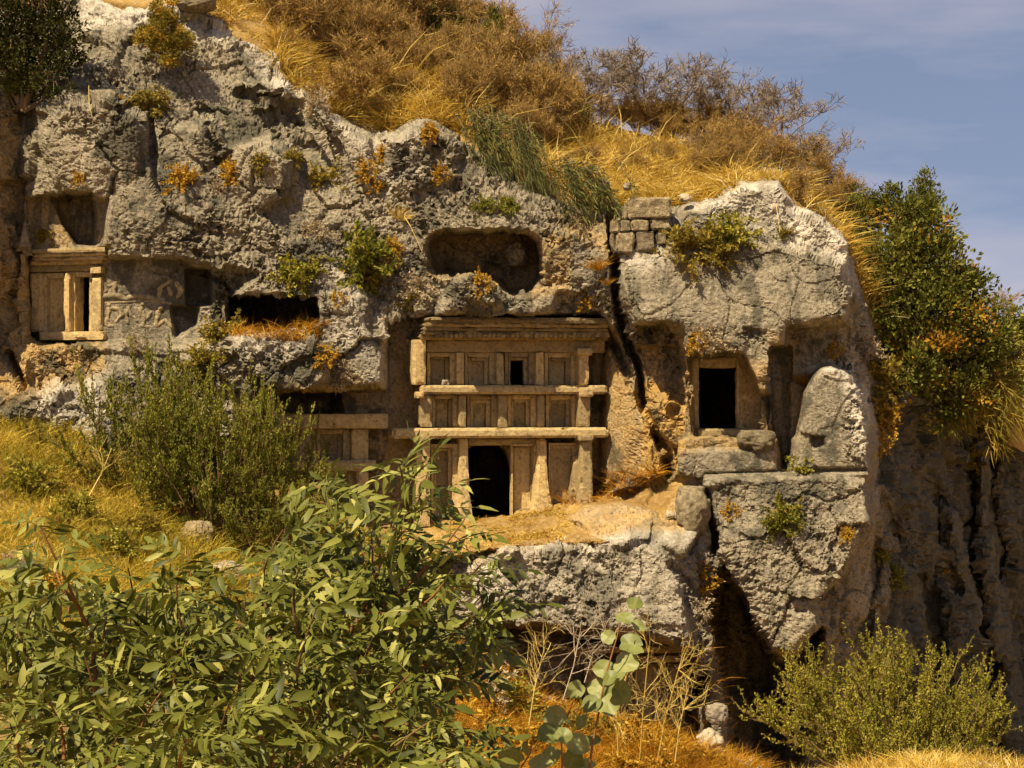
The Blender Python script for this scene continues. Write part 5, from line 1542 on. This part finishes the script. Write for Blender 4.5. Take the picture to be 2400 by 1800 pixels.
# ------------------------------------------------------------------ grass, thistles, stalks
def scatter_mesh(name, P, h, mat, lean=0.35, width=0.018, droop=0.25, wind=(0.15, -0.1, 0), clump=0.35):
    """Grass in tussocks: blades near one another share a lean, a height and a tone."""
    n = len(P)
    f = Geo()
    q = P / clump
    cell = np.floor(q + 0.35 * RNG.normal(size=q.shape)).astype(np.int64)
    hh = (cell[:, 0] * 73856093 ^ cell[:, 1] * 19349663) & 0x7fffffff
    r = [(((hh * m_ + 12345) >> 5) & 0xffff) / 65535.0 for m_ in (1103515245, 69069, 1664525, 22695477)]
    ctr = (cell + 0.5) * clump
    away = (P - ctr)[:, :2] / clump
    d = np.stack([(r[0] - 0.5) * 1.4 * lean + away[:, 0] * 0.9 + RNG.normal(size=n) * lean, (r[1] - 0.5) * 1.4 * lean + away[:, 1] * 0.9 + RNG.normal(size=n) * lean, np.full(n, 0.9)], 1) + np.array(wind) * 0.6
    h = h * (0.35 + 1.0 * r[2])
    f.blades(P, d, h, width * RNG.uniform(0.6, 1.3, n), d * np.array([droop, droop, -droop * 0.8]) + RNG.normal(size=(n, 3)) * 0.12,
             np.clip(0.1 + 0.65 * r[3] + 0.35 * fbm(P + 300, 1.6, 3) + RNG.normal(size=n) * 0.2, 0, 1))
    o = link(name, f.mesh(name), mat)
    return o
def hill_points(n, px0, px1, t0, t1):
    j = np.clip((RNG.uniform(px0, px1, n) + 120) / 2600 * 179, 0, 177.9)
    i = np.clip((0.2 + 0.4 * RNG.uniform(t0, t1, n)) * 109, 0, 107.9)
    a, b = i.astype(int), j.astype(int)
    fi, fj = (i - a)[:, None], (j - b)[:, None]
    return HILL[a, b] * (1 - fi) * (1 - fj) + HILL[a + 1, b] * fi * (1 - fj) + HILL[a, b + 1] * (1 - fi) * fj + HILL[a + 1, b + 1] * fi * fj
def clumped(P, scale, thr):
    return P[fbm(P + 88, scale, 2) + RNG.normal(size=len(P)) * 0.15 > thr]
Ph = np.concatenate([clumped(hill_points(26000, 480, 2060, 0.0, 0.9), 0.8, 0.0), hill_points(9000, 640, 800, 0.0, 0.25), hill_points(9000, 870, 1120, 0.05, 0.5), clumped(hill_points(26000, 1270, 1740, 0.0, 0.8), 0.7, -0.12), hill_points(6000, 1960, 2100, 0.0, 0.6)])
tag(scatter_mesh('hilltop_grass', Ph, RNG.uniform(0.22, 0.75, len(Ph)), M_GRASS, 0.75, 0.024, 0.3, (0.12, -0.12, 0), 0.28), 'golden dry grass covering the hilltop above the cliff', 'grass', kind='stuff')
Ps = np.concatenate([hill_points(500, 1270, 1760, 0.05, 0.9), hill_points(350, 640, 1150, 0.0, 0.6), hill_points(80, 1960, 2080, 0.1, 0.6)])
tag(scatter_mesh('tall_grass', Ps, RNG.uniform(0.9, 1.6, len(Ps)), M_STRAW, 0.35, 0.022, 0.35, (0.2, -0.1, 0), 0.9), 'tall loose straw stalks standing out of the hilltop grass', 'grass', kind='stuff')
def ground_points(n, x0, x1, y0, y1):
    x, y = RNG.uniform(x0, x1, n), RNG.uniform(y0, y1, n)
    return np.stack([x, y, ground_z(x, y)], 1)
def in_view(P, px0, px1, py0, py1):
    k = 1 + P[:, 1] / CAM_D
    a, b = P[:, 0] / k * 100 + 1200, 900 - P[:, 2] / k * 100
    return P[(a > px0) & (a < px1) & (b > py0) & (b < py1)]
Pl = in_view(ground_points(110000, -13, -1, -14, -0.8), -60, 1050, 950, 1750)
tag(scatter_mesh('slope_grass', Pl, RNG.uniform(0.18, 0.55, len(Pl)), M_GGRASS, 0.4, 0.016, 0.3), 'yellow-green dry grass on the slope at the foot of the cliff', 'grass', kind='stuff')
Pc = in_view(ground_points(60000, -3, 5.5, -9, -1.5), 900, 1800, 1500, 1850)
tag(scatter_mesh('gully_grass', Pc, RNG.uniform(0.25, 0.75, len(Pc)), M_RGRASS, 0.45, 0.016, 0.3), 'rusty orange dry grass below the ledge tomb', 'grass', kind='stuff')
Pr = in_view(ground_points(60000, 3.5, 9.5, -20, -11), 1700, 2500, 1740, 1960)
tag(scatter_mesh('hummock_grass', Pr, RNG.uniform(0.15, 0.42, len(Pr)), M_GRASS, 0.4, 0.012, 0.3), 'straw-coloured grass on the hummock along the bottom edge', 'grass', kind='stuff')
def rock_points(n, poly):
    pts = np.array(poly, float)
    x, y = RNG.uniform(pts[:, 0].min(), pts[:, 0].max(), n), RNG.uniform(pts[:, 1].min(), pts[:, 1].max(), n)
    m = poly_sd(x, y, poly) < 0
    x, y = x[m], y[m]
    i = np.clip(((y - gy[0]) / STEP).astype(int), 0, SH[0] - 1)
    j = np.clip(((x - gx[0]) / STEP).astype(int), 0, SH[1] - 1)
    return P3[i, j]
Pt = clumped(rock_points(26000, [(850, 1240), (1200, 1212), (1330, 1190), (1330, 1262), (1130, 1286), (850, 1338)]), 0.6, -0.05)
tag(scatter_mesh('terrace_grass', Pt, RNG.uniform(0.06, 0.2, len(Pt)), M_GRASS, 0.6, 0.014, 0.4), 'short dry grass on the terrace before the great tomb', 'grass', kind='stuff')
Pk = np.concatenate([rock_points(1500, [(1385, 1130), (1500, 1100), (1560, 1120), (1480, 1165), (1330, 1190), (1310, 1175)]), rock_points(300, [(1320, 1120), (1350, 1110), (1350, 1180), (1310, 1190)])])
tag(scatter_mesh('wall_foot_grass', Pk, RNG.uniform(0.25, 0.6, len(Pk)), M_RGRASS, 0.5, 0.018, 0.3), 'orange dry grass at the wall foot beside the great tomb', 'grass', kind='stuff')
Pq = np.concatenate([rock_points(2200, [(530, 752), (700, 745), (760, 760), (750, 785), (540, 785)])])
tag(scatter_mesh('chamber_grass', Pq, RNG.uniform(0.2, 0.5, len(Pq)), M_RGRASS, 0.45, 0.016, 0.3), 'orange grass growing along the sill of the oblong chamber', 'grass', kind='stuff')
Pz = clumped(rock_points(3500, [(1620, 1310), (1680, 1330), (1720, 1560), (1730, 1800), (1600, 1800), (1650, 1500)]), 0.4, 0.05)
tag(scatter_mesh('pillar_grass', Pz, RNG.uniform(0.12, 0.35, len(Pz)), M_RGRASS, 0.6, 0.016, 0.3), 'sparse orange grass on the rock pillar by the gorge', 'grass', kind='stuff')

def stalk(name, label, pts, r, mat, forks=0, size=0.25, seed=0):
    g = Geo()
    p = np.array([tuple(v) for v in pts])
    t = np.linspace(0, 1, len(p)); tt_ = np.linspace(0, 1, 9)
    q = np.stack([np.interp(tt_, t, p[:, i]) for i in range(3)], 1)
    c = q[0].copy()
    g.tube(q - c, np.linspace(r, r * 0.5, 9), 4)
    for k in range(forks):
        i = RNG.integers(3, 9)
        d = unit(unit(q[-1] - q[0]) + RNG.normal(size=3) * 0.7)
        grow(g, q[i] - c, d, size, r * 0.6, 2, 0.6, 3, None, 0.02, 3)
    o = link(name, g.mesh(name), mat)
    o.location = c
    tag(o, label, 'stalk')
stalk('dry_stalk', 'pale forked dry branch leaning against the overhang below the ledge', [at(1320, 1640, -4.2), at(1345, 1560, -4.2), at(1360, 1480, -4.1)], 0.018, M_DRYTWIG, 9, 0.8)
stalk('dry_stalk', 'second pale dry branch fanning out below the ledge', [at(1370, 1600, -4.2), at(1390, 1530, -4.1), at(1440, 1490, -4.1)], 0.014, M_DRYTWIG, 8, 0.6)
for k, (px, py, h, lean, lab) in enumerate(((1500, 1780, 250, 20, 'tall yellow dry stalk with many forks before the shadowed ledge tomb'), (1540, 1790, 220, 50, 'yellow dry stalk leaning toward the rock pillar'),
                                       (1450, 1790, 200, -10, 'yellow dry stalk close to the round-leaved sapling'), (1580, 1800, 180, 30, 'shorter yellow dry stalk nearest the rock pillar'), (1240, 1700, 160, 30, 'thin brown dry stalk beside the leafy shrub tips'))):
    stalk('dry_stalk', lab, [at(px, py, -5.5), at(px + lean * 0.4, py - h * 0.5, -5.5), at(px + lean, py - h, -5.4)], 0.016, M_STRAW, 12, 0.55)
stalk('dry_stalk', 'single pale forked stalk in the yellow slope grass', [at(205, 1170, -4.4), at(240, 1105, -4.3), at(262, 1050, -4.3)], 0.016, M_STRAW, 4, 0.5)
stalk('grass_stalk', 'long pale seed stalk drooping toward the cave mouth', [at(948, 508, 0.1), at(962, 530, -0.15), at(990, 592, -0.3)], 0.014, M_STRAW, 0)
stalk('grass_stalk', 'dried stalk lying vertically on the smooth dome', [at(208, 200, 0.4), at(209, 240, -0.45), at(216, 275, -0.7)], 0.012, M_STRAW, 0)
stalk('grass_stalk', 'dried stalk hanging down the white peak rock', [at(1818, 465, 0.3), at(1822, 500, 0.05), at(1828, 545, -0.2)], 0.012, M_STRAW, 0)

# ------------------------------------------------------------------ leafy shrub close to the lens
def leaflet(L, W, curl):
    """A folded, curled leaflet along +x, 8 points."""
    V = np.array([[0, 0, 0], [0.32, 0.46, 0.05], [0.34, 0, -0.05], [0.32, -0.46, 0.05], [0.70, 0.40, 0.03], [0.70, 0, -0.06], [0.70, -0.40, 0.03], [1.0, 0, -0.02]], float)
    V = V * [L, W, W]
    V[:, 2] -= curl * L * (V[:, 0] / L) ** 2
    return V, np.array([[2, 1, 4, 5], [3, 2, 5, 6]]), np.array([[0, 1, 2], [0, 2, 3], [5, 4, 7], [6, 5, 7]])
def compound(seed):
    """A pinnate leaf along +x, upper side +z."""
    g = Geo()
    L = 0.15 * RNG.uniform(0.85, 1.2)
    pairs = int(RNG.integers(3, 5))
    droop = RNG.uniform(0.10, 0.45)
    def rp(t): return np.array([t * L, 0, -droop * L * t * t])
    g.tube([rp(0), rp(0.5), rp(1.0)], [0.0016, 0.0013, 0.001], 3)
    for k in range(pairs):
        t = 0.28 + 0.66 * k / (pairs - 0.5)
        for s in (-1, 1):
            l = RNG.uniform(0.054, 0.074) * (0.8 + 0.3 * math.sin(t * 3.0))
            V, q, tr = leaflet(l, l * RNG.uniform(0.25, 0.34), RNG.uniform(0.0, 0.6))
            a = s * RNG.uniform(0.85, 1.25)
            b = RNG.uniform(-0.35, 0.15)
            ro = np.array(Matrix.Rotation(a, 3, 'Z') @ Matrix.Rotation(b, 3, 'X') @ Matrix.Rotation(RNG.uniform(-0.1, 0.35), 3, 'Y'))
            g.add(V @ ro.T + rp(t), q, tr, np.full(8, np.clip(RNG.normal(0.5, 0.28), 0, 1)))
    V, q, tr = leaflet(0.062, 0.024, 0.25)
    ro = np.array(Matrix.Rotation(droop * 1.2, 3, 'Y'))
    g.add(V @ ro.T + rp(1.0), q, tr, np.full(8, np.clip(RNG.normal(0.55, 0.2), 0, 1)))
    return g
COMP = [compound(i) for i in range(9)]
COMP_ME = [g.mesh('leaf', True) for g in COMP]
for me in COMP_ME:
    me.materials.append(M_PIST)
COMP_NP = [(np.concatenate(g.V), np.concatenate(g.F4), np.concatenate(g.F3), np.concatenate(g.A)) for g in COMP]

fs = empty('leafy_bush', Vector((-0.7, -43.6, ground_at(-0.7, -43.6))))
tag(fs, 'large leafy bush with pinnate grey-green leaves close to the camera', 'bush')
FS0 = np.array(fs.location)
stems = Geo()
attach = []          # (point, direction of the twig, weight)
SHOOTS = [  # base px,py -> tip px,py, depth y
 (215, 1490, 95, 1235, -44.6), (190, 1420, 130, 1330, -44.5), (520, 1590, 415, 1330, -44.5), (470, 1480, 440, 1290, -44.4), (640, 1480, 665, 1240, -44.3), (700, 1500, 700, 1330, -44.5), (855, 1430, 800, 1135, -44.4),
 (855, 1430, 870, 1250, -44.3), (860, 1432, 965, 1225, -44.4), (860, 1436, 1060, 1335, -44.5), (900, 1420, 1090, 1215, -44.5), (960, 1225, 935, 1085, -44.4), (960, 1240, 1010, 1090, -44.3), (800, 1150, 735, 1135, -44.4),
 (1000, 1560, 1110, 1450, -44.3), (1050, 1500, 1190, 1405, -44.2), (900, 1640, 1110, 1580, -44.4), (950, 1700, 1130, 1690, -44.5), (300, 1640, 250, 1440, -44.5), (360, 1640, 345, 1400, -44.4), (120, 1640, 30, 1430, -44.5), (60, 1700, 15, 1540, -44.4),
 (100, 1560, 90, 1400, -44.3), (560, 1640, 575, 1400, -44.5), (420, 1700, 465, 1480, -44.6), (240, 1700, 200, 1540, -44.7), (700, 1700, 740, 1430, -44.6), (640, 1700, 620, 1520, -44.7), (820, 1640, 880, 1480, -44.6), (800, 1720, 960, 1580, -44.7),
 (150, 1780, 110, 1640, -44.8), (330, 1800, 380, 1620, -44.8), (520, 1800, 540, 1640, -44.8), (700, 1800, 760, 1640, -44.8), (880, 1800, 1010, 1690, -44.8), (60, 1820, 40, 1700, -44.8), (240, 1820, 280, 1720, -44.9), (430, 1830, 450, 1730, -44.9),
 (620, 1830, 650, 1730, -44.9), (800, 1830, 850, 1730, -44.9), (980, 1830, 1060, 1770, -44.9), (330, 1520, 300, 1330, -44.2), (560, 1480, 530, 1370, -44.2), (760, 1400, 720, 1230, -44.1), (1000, 1420, 1130, 1320, -44.1), (180, 1560, 160, 1420, -44.1), (760, 1560, 790, 1330, -44.2),
 (880, 1560, 930, 1400, -44.2), (1060, 1640, 1090, 1530, -44.2), (480, 1560, 500, 1440, -44.2), (640, 1400, 600, 1330, -44.0)]
for bx, by, tx, ty, y in SHOOTS:
    b, t = np.array(at(bx, by, y)), np.array(at(tx, ty, y - 0.1 + RNG.normal() * 0.08))
    L = np.linalg.norm(t - b)
    side = np.array([-(t - b)[2], 0, (t - b)[0]]) * RNG.normal() * 0.10 + np.array([0, RNG.normal() * 0.05, 0])
    ts = np.linspace(0, 1, 8)[:, None]
    pts = b * (1 - ts) + t * ts + side * np.sin(ts * np.pi)
    if RNG.random() < 0.5:
        rg = Geo()
        rg.tube(pts - FS0, np.linspace(0.0055, 0.0018, 8), 6)
        link('reddish_stem', rg.mesh('reddish_stem', True), M_RED, fs)
    else:
        stems.tube(pts - FS0, np.linspace(0.0055, 0.0018, 8), 6)
    n = max(7, int(L / 0.020))
    for k in range(n):
        f = 0.12 + 0.88 * (k / (n - 1)) ** 0.9
        i = min(int(f * 7), 6)
        p = pts[i] + (pts[i + 1] - pts[i]) * (f * 7 - i)
        attach.append((p, unit(t - b), k, f))
for pts, r in (([(540, 1830, -44.4), (640, 1680, -44.4), (740, 1590, -44.4), (860, 1435, -44.4)], 0.010), ([(470, 1830, -44.5), (560, 1690, -44.5), (640, 1480, -44.3)], 0.009), ([(610, 1840, -44.2), (690, 1690, -44.3), (770, 1560, -44.3)], 0.011),
               ([(200, 1830, -44.6), (230, 1640, -44.6), (215, 1490, -44.6)], 0.008), ([(850, 1760, -44.4), (960, 1630, -44.4), (1020, 1560, -44.3)], 0.008), ([(820, 1480, -44.4), (858, 1432, -44.4)], 0.009), ([(300, 1830, -44.5), (420, 1760, -44.5), (520, 1590, -44.5)], 0.008)):
    q = np.array([tuple(at(*p)) for p in pts])
    t = np.linspace(0, 1, len(q)); tt_ = np.linspace(0, 1, 12)
    q = np.stack([np.interp(tt_, t, q[:, i]) for i in range(3)], 1) + RNG.normal(size=(12, 3)) * 0.003
    stems.tube(q - FS0, np.linspace(r, r * 0.75, 12), 7)
root = np.array([0, 0, -0.1])
for q in ((540, 1830, -44.4), (200, 1830, -44.6), (850, 1790, -44.4), (610, 1840, -44.2), (300, 1830, -44.5), (30, 1830, -44.8), (980, 1830, -44.9)):
    e = np.array(at(*q)) - FS0
    stems.tube([root, (root + e) / 2 + RNG.normal(size=3) * 0.03, e], [0.02, 0.014, 0.010], 7)
# inner leaves that close the bush
OUT = [(-60, 1440), (60, 1360), (200, 1400), (340, 1380), (450, 1360), (560, 1420), (660, 1330), (760, 1270), (840, 1330), (930, 1330), (1040, 1400), (1110, 1450), (1100, 1560), (1050, 1620), (1080, 1700), (1120, 1830), (-60, 1830)]
_pf = np.array(OUT, float)
cnt = 0
while cnt < 820:
    px, py = RNG.uniform(-60, 1130), RNG.uniform(1270, 1830)
    if poly_sd(np.array([px]), np.array([py]), OUT)[0] > 0:
        continue
    attach.append((np.array(at(px, py, RNG.uniform(-44.2, -42.9))), unit([RNG.normal() * 0.4, 0, 1]), int(RNG.integers(0, 9)), 0.5))
    cnt += 1
EDGE = [(-90, 1400), (0, 1320), (30, 1210), (100, 1165), (190, 1230), (240, 1330), (330, 1300), (400, 1245), (470, 1245), (530, 1330), (590, 1270), (650, 1185), (720, 1105), (790, 1085), (850, 1130), (905, 1060), (950, 1035),
        (1065, 1060), (1060, 1110), (1010, 1140), (1040, 1190), (1110, 1200), (1195, 1225), (1210, 1300), (1130, 1330), (1190, 1395), (1245, 1425), (1230, 1500), (1130, 1560), (1160, 1680), (1200, 1770), (1180, 1850), (-90, 1850)]
HOLES = [(300, 1330, 70), (560, 1360, 60), (900, 1150, 40), (150, 1420, 45), (1080, 1400, 45), (1010, 1200, 40), (1120, 1640, 50)]
def seen_px(q):
    k = 1 + q[1] / CAM_D
    return q[0] / k * 100 + 1200, 900 - q[2] / k * 100
mats = []
for p, d, k, f in attach:
    # leaves stand out all round the twig, arch up and face the light
    a = k * 2.4 + RNG.normal() * 0.4
    h = unit(np.array([math.cos(a), math.sin(a) * 0.8 - 0.25, 0.0]))
    x = unit(h * (1.0 - 0.5 * max(0, f - 0.75) * 3) + d * (0.35 + 0.9 * max(0, f - 0.6)) + [0, 0, RNG.normal() * 0.25])
    a_, b_ = seen_px(p + x * 0.10)
    if poly_sd(np.array([a_]), np.array([b_]), EDGE)[0] > 12 or any(math.hypot(a_ - hx, b_ - hy) < hr for hx, hy, hr in HOLES):
        continue
    upv = unit(np.array([-0.25, -0.45, 0.9]) + RNG.normal(size=3) * 0.5)
    yv = unit(np.cross(upv, x))
    zv = np.cross(x, yv)
    s = RNG.uniform(0.68, 1.02) * (0.75 + 0.35 * min(1, (1 - f) * 3))
    M = np.eye(4)
    M[:3, 0], M[:3, 1], M[:3, 2], M[:3, 3] = x * s, yv * s, zv * s, p - FS0
    mats.append((p[1], M, int(RNG.integers(0, 9))))
mats.sort(key=lambda m: m[0])
rest = Geo()
for i, (yy, M, v) in enumerate(mats):
    if i < 300:
        o = link('leaf', COMP_ME[v], None, fs)
        o.matrix_local = Matrix(M.tolist())
    else:
        V, q, t3, A = COMP_NP[v]
        rest.add(V @ M[:3, :3].T + M[:3, 3], q, t3, np.clip(A + RNG.normal() * 0.12, 0, 1))
link('stems', stems.mesh('stems', True), M_STEM, fs)
tag(link('foliage', rest.mesh('foliage', True), M_PIST, fs), kind='stuff')

# ------------------------------------------------------------------ round-leaved sapling
rs = empty('round_leaved_sapling', Vector((0.35, -43.9, ground_at(0.35, -43.9))))
tag(rs, 'young sapling with large round pale green leaves close to the camera', 'sapling')
RS0 = np.array(rs.location)
def round_leaf(v):
    """A broad heart-shaped leaf: cupped along the midrib, wavy rim, pointed tip, notched base."""
    n, m = 22, 4
    a = np.linspace(0, 2 * np.pi, n, endpoint=False)
    r = 0.5 * (1 + 0.05 * np.cos(a * 2) + 0.02 * np.sin(a * 5 + v)) * (1 - 0.22 * np.exp(-((np.abs(a - np.pi)) / 0.28) ** 2)) * (1 + 0.16 * np.exp(-(np.minimum(a, 2 * np.pi - a) / 0.22) ** 2))
    V, A = [[0.42, 0, 0.0]], [0.55]
    for k in range(1, m + 1):
        f = k / m
        x, y = 0.42 + f * r * np.cos(a), f * r * np.sin(a)
        vein = np.cos(a * 6) * 0.5 + 0.5
        z = 0.20 * np.abs(y) + 0.05 * f * np.sin(a * 3 + v * 1.7) - 0.16 * (x - 0.4) ** 2 - 0.015 * vein * (k in (2, 3))
        V += list(np.stack([x, y, z], 1))
        A += list(np.clip([0.25, 0.45, 0.6, 0.8][v] + 0.16 * vein - 0.12 * f + RNG.normal(size=n) * 0.06, 0, 1))
    i = np.arange(n); j = (i + 1) % n
    F3 = np.stack([np.zeros(n, int), 1 + i, 1 + j], 1)
    F4 = np.concatenate([np.stack([1 + k * n + i, 1 + (k + 1) * n + i, 1 + (k + 1) * n + j, 1 + k * n + j], 1) for k in range(m - 1)])
    return mesh_np('leaf', np.array(V), [F4, F3], {'rnd': np.array(A)}, True)
RL = []
for v in range(4):
    me = round_leaf(v)
    me.materials.append(M_ROUND)
    RL.append(me)
sg = Geo()
def st(pts, r0, r1):
    q = np.array([tuple(at(*p)) for p in pts]) - RS0
    t = np.linspace(0, 1, len(q)); tt_ = np.linspace(0, 1, 10)
    sg.tube(np.stack([np.interp(tt_, t, q[:, i]) for i in range(3)], 1), np.linspace(r0, r1, 10), 6)
YS = -44.0
st([(1370, 1900, YS), (1385, 1760, YS), (1400, 1690, YS), (1415, 1600, YS), (1435, 1530, YS), (1453, 1470, YS), (1455, 1425, YS)], 0.0045, 0.0014)
st([(1310, 1900, YS - .1), (1318, 1790, YS - .1), (1315, 1720, YS - .1), (1345, 1640, YS - .1)], 0.004, 0.0015)
st([(1180, 1900, YS - .1), (1220, 1800, YS - .1), (1260, 1740, YS - .1)], 0.004, 0.0015)
sg.tube([(0, 0, -0.05), np.array(at(1370, 1900, YS)) - RS0], [0.008, 0.0045], 6)
sg.tube([(0, 0, -0.05), np.array(at(1310, 1900, YS - .1)) - RS0], [0.008, 0.004], 6)
sg.tube([(0, 0, -0.05), np.array(at(1180, 1900, YS - .1)) - RS0], [0.008, 0.004], 6)
link('stems', sg.mesh('stems', True), M_RED, rs)
for k, (px, py, w, turn, face) in enumerate((
    (1490, 1415, 48, 0.3, 0.5), (1462, 1448, 52, 2.2, 0.7), (1500, 1468, 46, 0.2, 0.3), (1424, 1492, 44, 2.6, 0.9), (1480, 1508, 66, -0.3, 0.7), (1490, 1525, 50, -0.8, 0.3), (1412, 1568, 58, 3.0, 0.9), (1470, 1555, 78, -0.5, 0.9), (1428, 1592, 52, -2.6, 0.5),
    (1452, 1622, 82, -0.9, 1.0), (1347, 1618, 54, -2.4, 1.0), (1396, 1612, 56, 2.8, 0.9), (1385, 1652, 60, -2.2, 0.8), (1446, 1590, 60, 0.2, 0.5), (1425, 1648, 88, -1.2, 1.0), (1300, 1678, 70, 2.4, 1.0), (1285, 1722, 72, -2.5, 0.95), (1340, 1705, 50, 0.3, 0.4),
    (1365, 1690, 46, 0.9, 0.5), (1358, 1745, 66, -0.5, 0.8), (1388, 1738, 52, -0.2, 0.35), (1195, 1778, 74, 2.6, 1.0), (1235, 1752, 44, 1.5, 0.9), (1268, 1790, 66, 0.3, 0.8), (1345, 1782, 66, -0.8, 0.9), (1318, 1722, 52, 2.2, 0.5), (1290, 1775, 60, -2.0, 0.6),
    (1375, 1795, 54, 0.4, 0.7), (1160, 1810, 60, 2.9, 0.8))):
    y = YS + RNG.normal() * 0.06 - (0.1 if px < 1340 else 0)
    c = np.array(at(px, py, y))
    s = w / 100 * (1 + y / CAM_D) * 0.82
    x = np.array([math.cos(turn), RNG.normal() * 0.15, math.sin(turn)])
    n = np.array([-0.2, -face, 1.0 - face * 0.7]) + RNG.normal(size=3) * 0.3
    x = unit(x - n * (x @ n) / (n @ n))
    yv = unit(np.cross(n, x)); zv = np.cross(x, yv)
    M = np.eye(4)
    M[:3, 0], M[:3, 1], M[:3, 2], M[:3, 3] = x * s, yv * s, zv * s, c - x * s * 0.5 - RS0
    o = link('leaf', RL[k % 4], None, rs)
    o.matrix_local = Matrix(M.tolist())
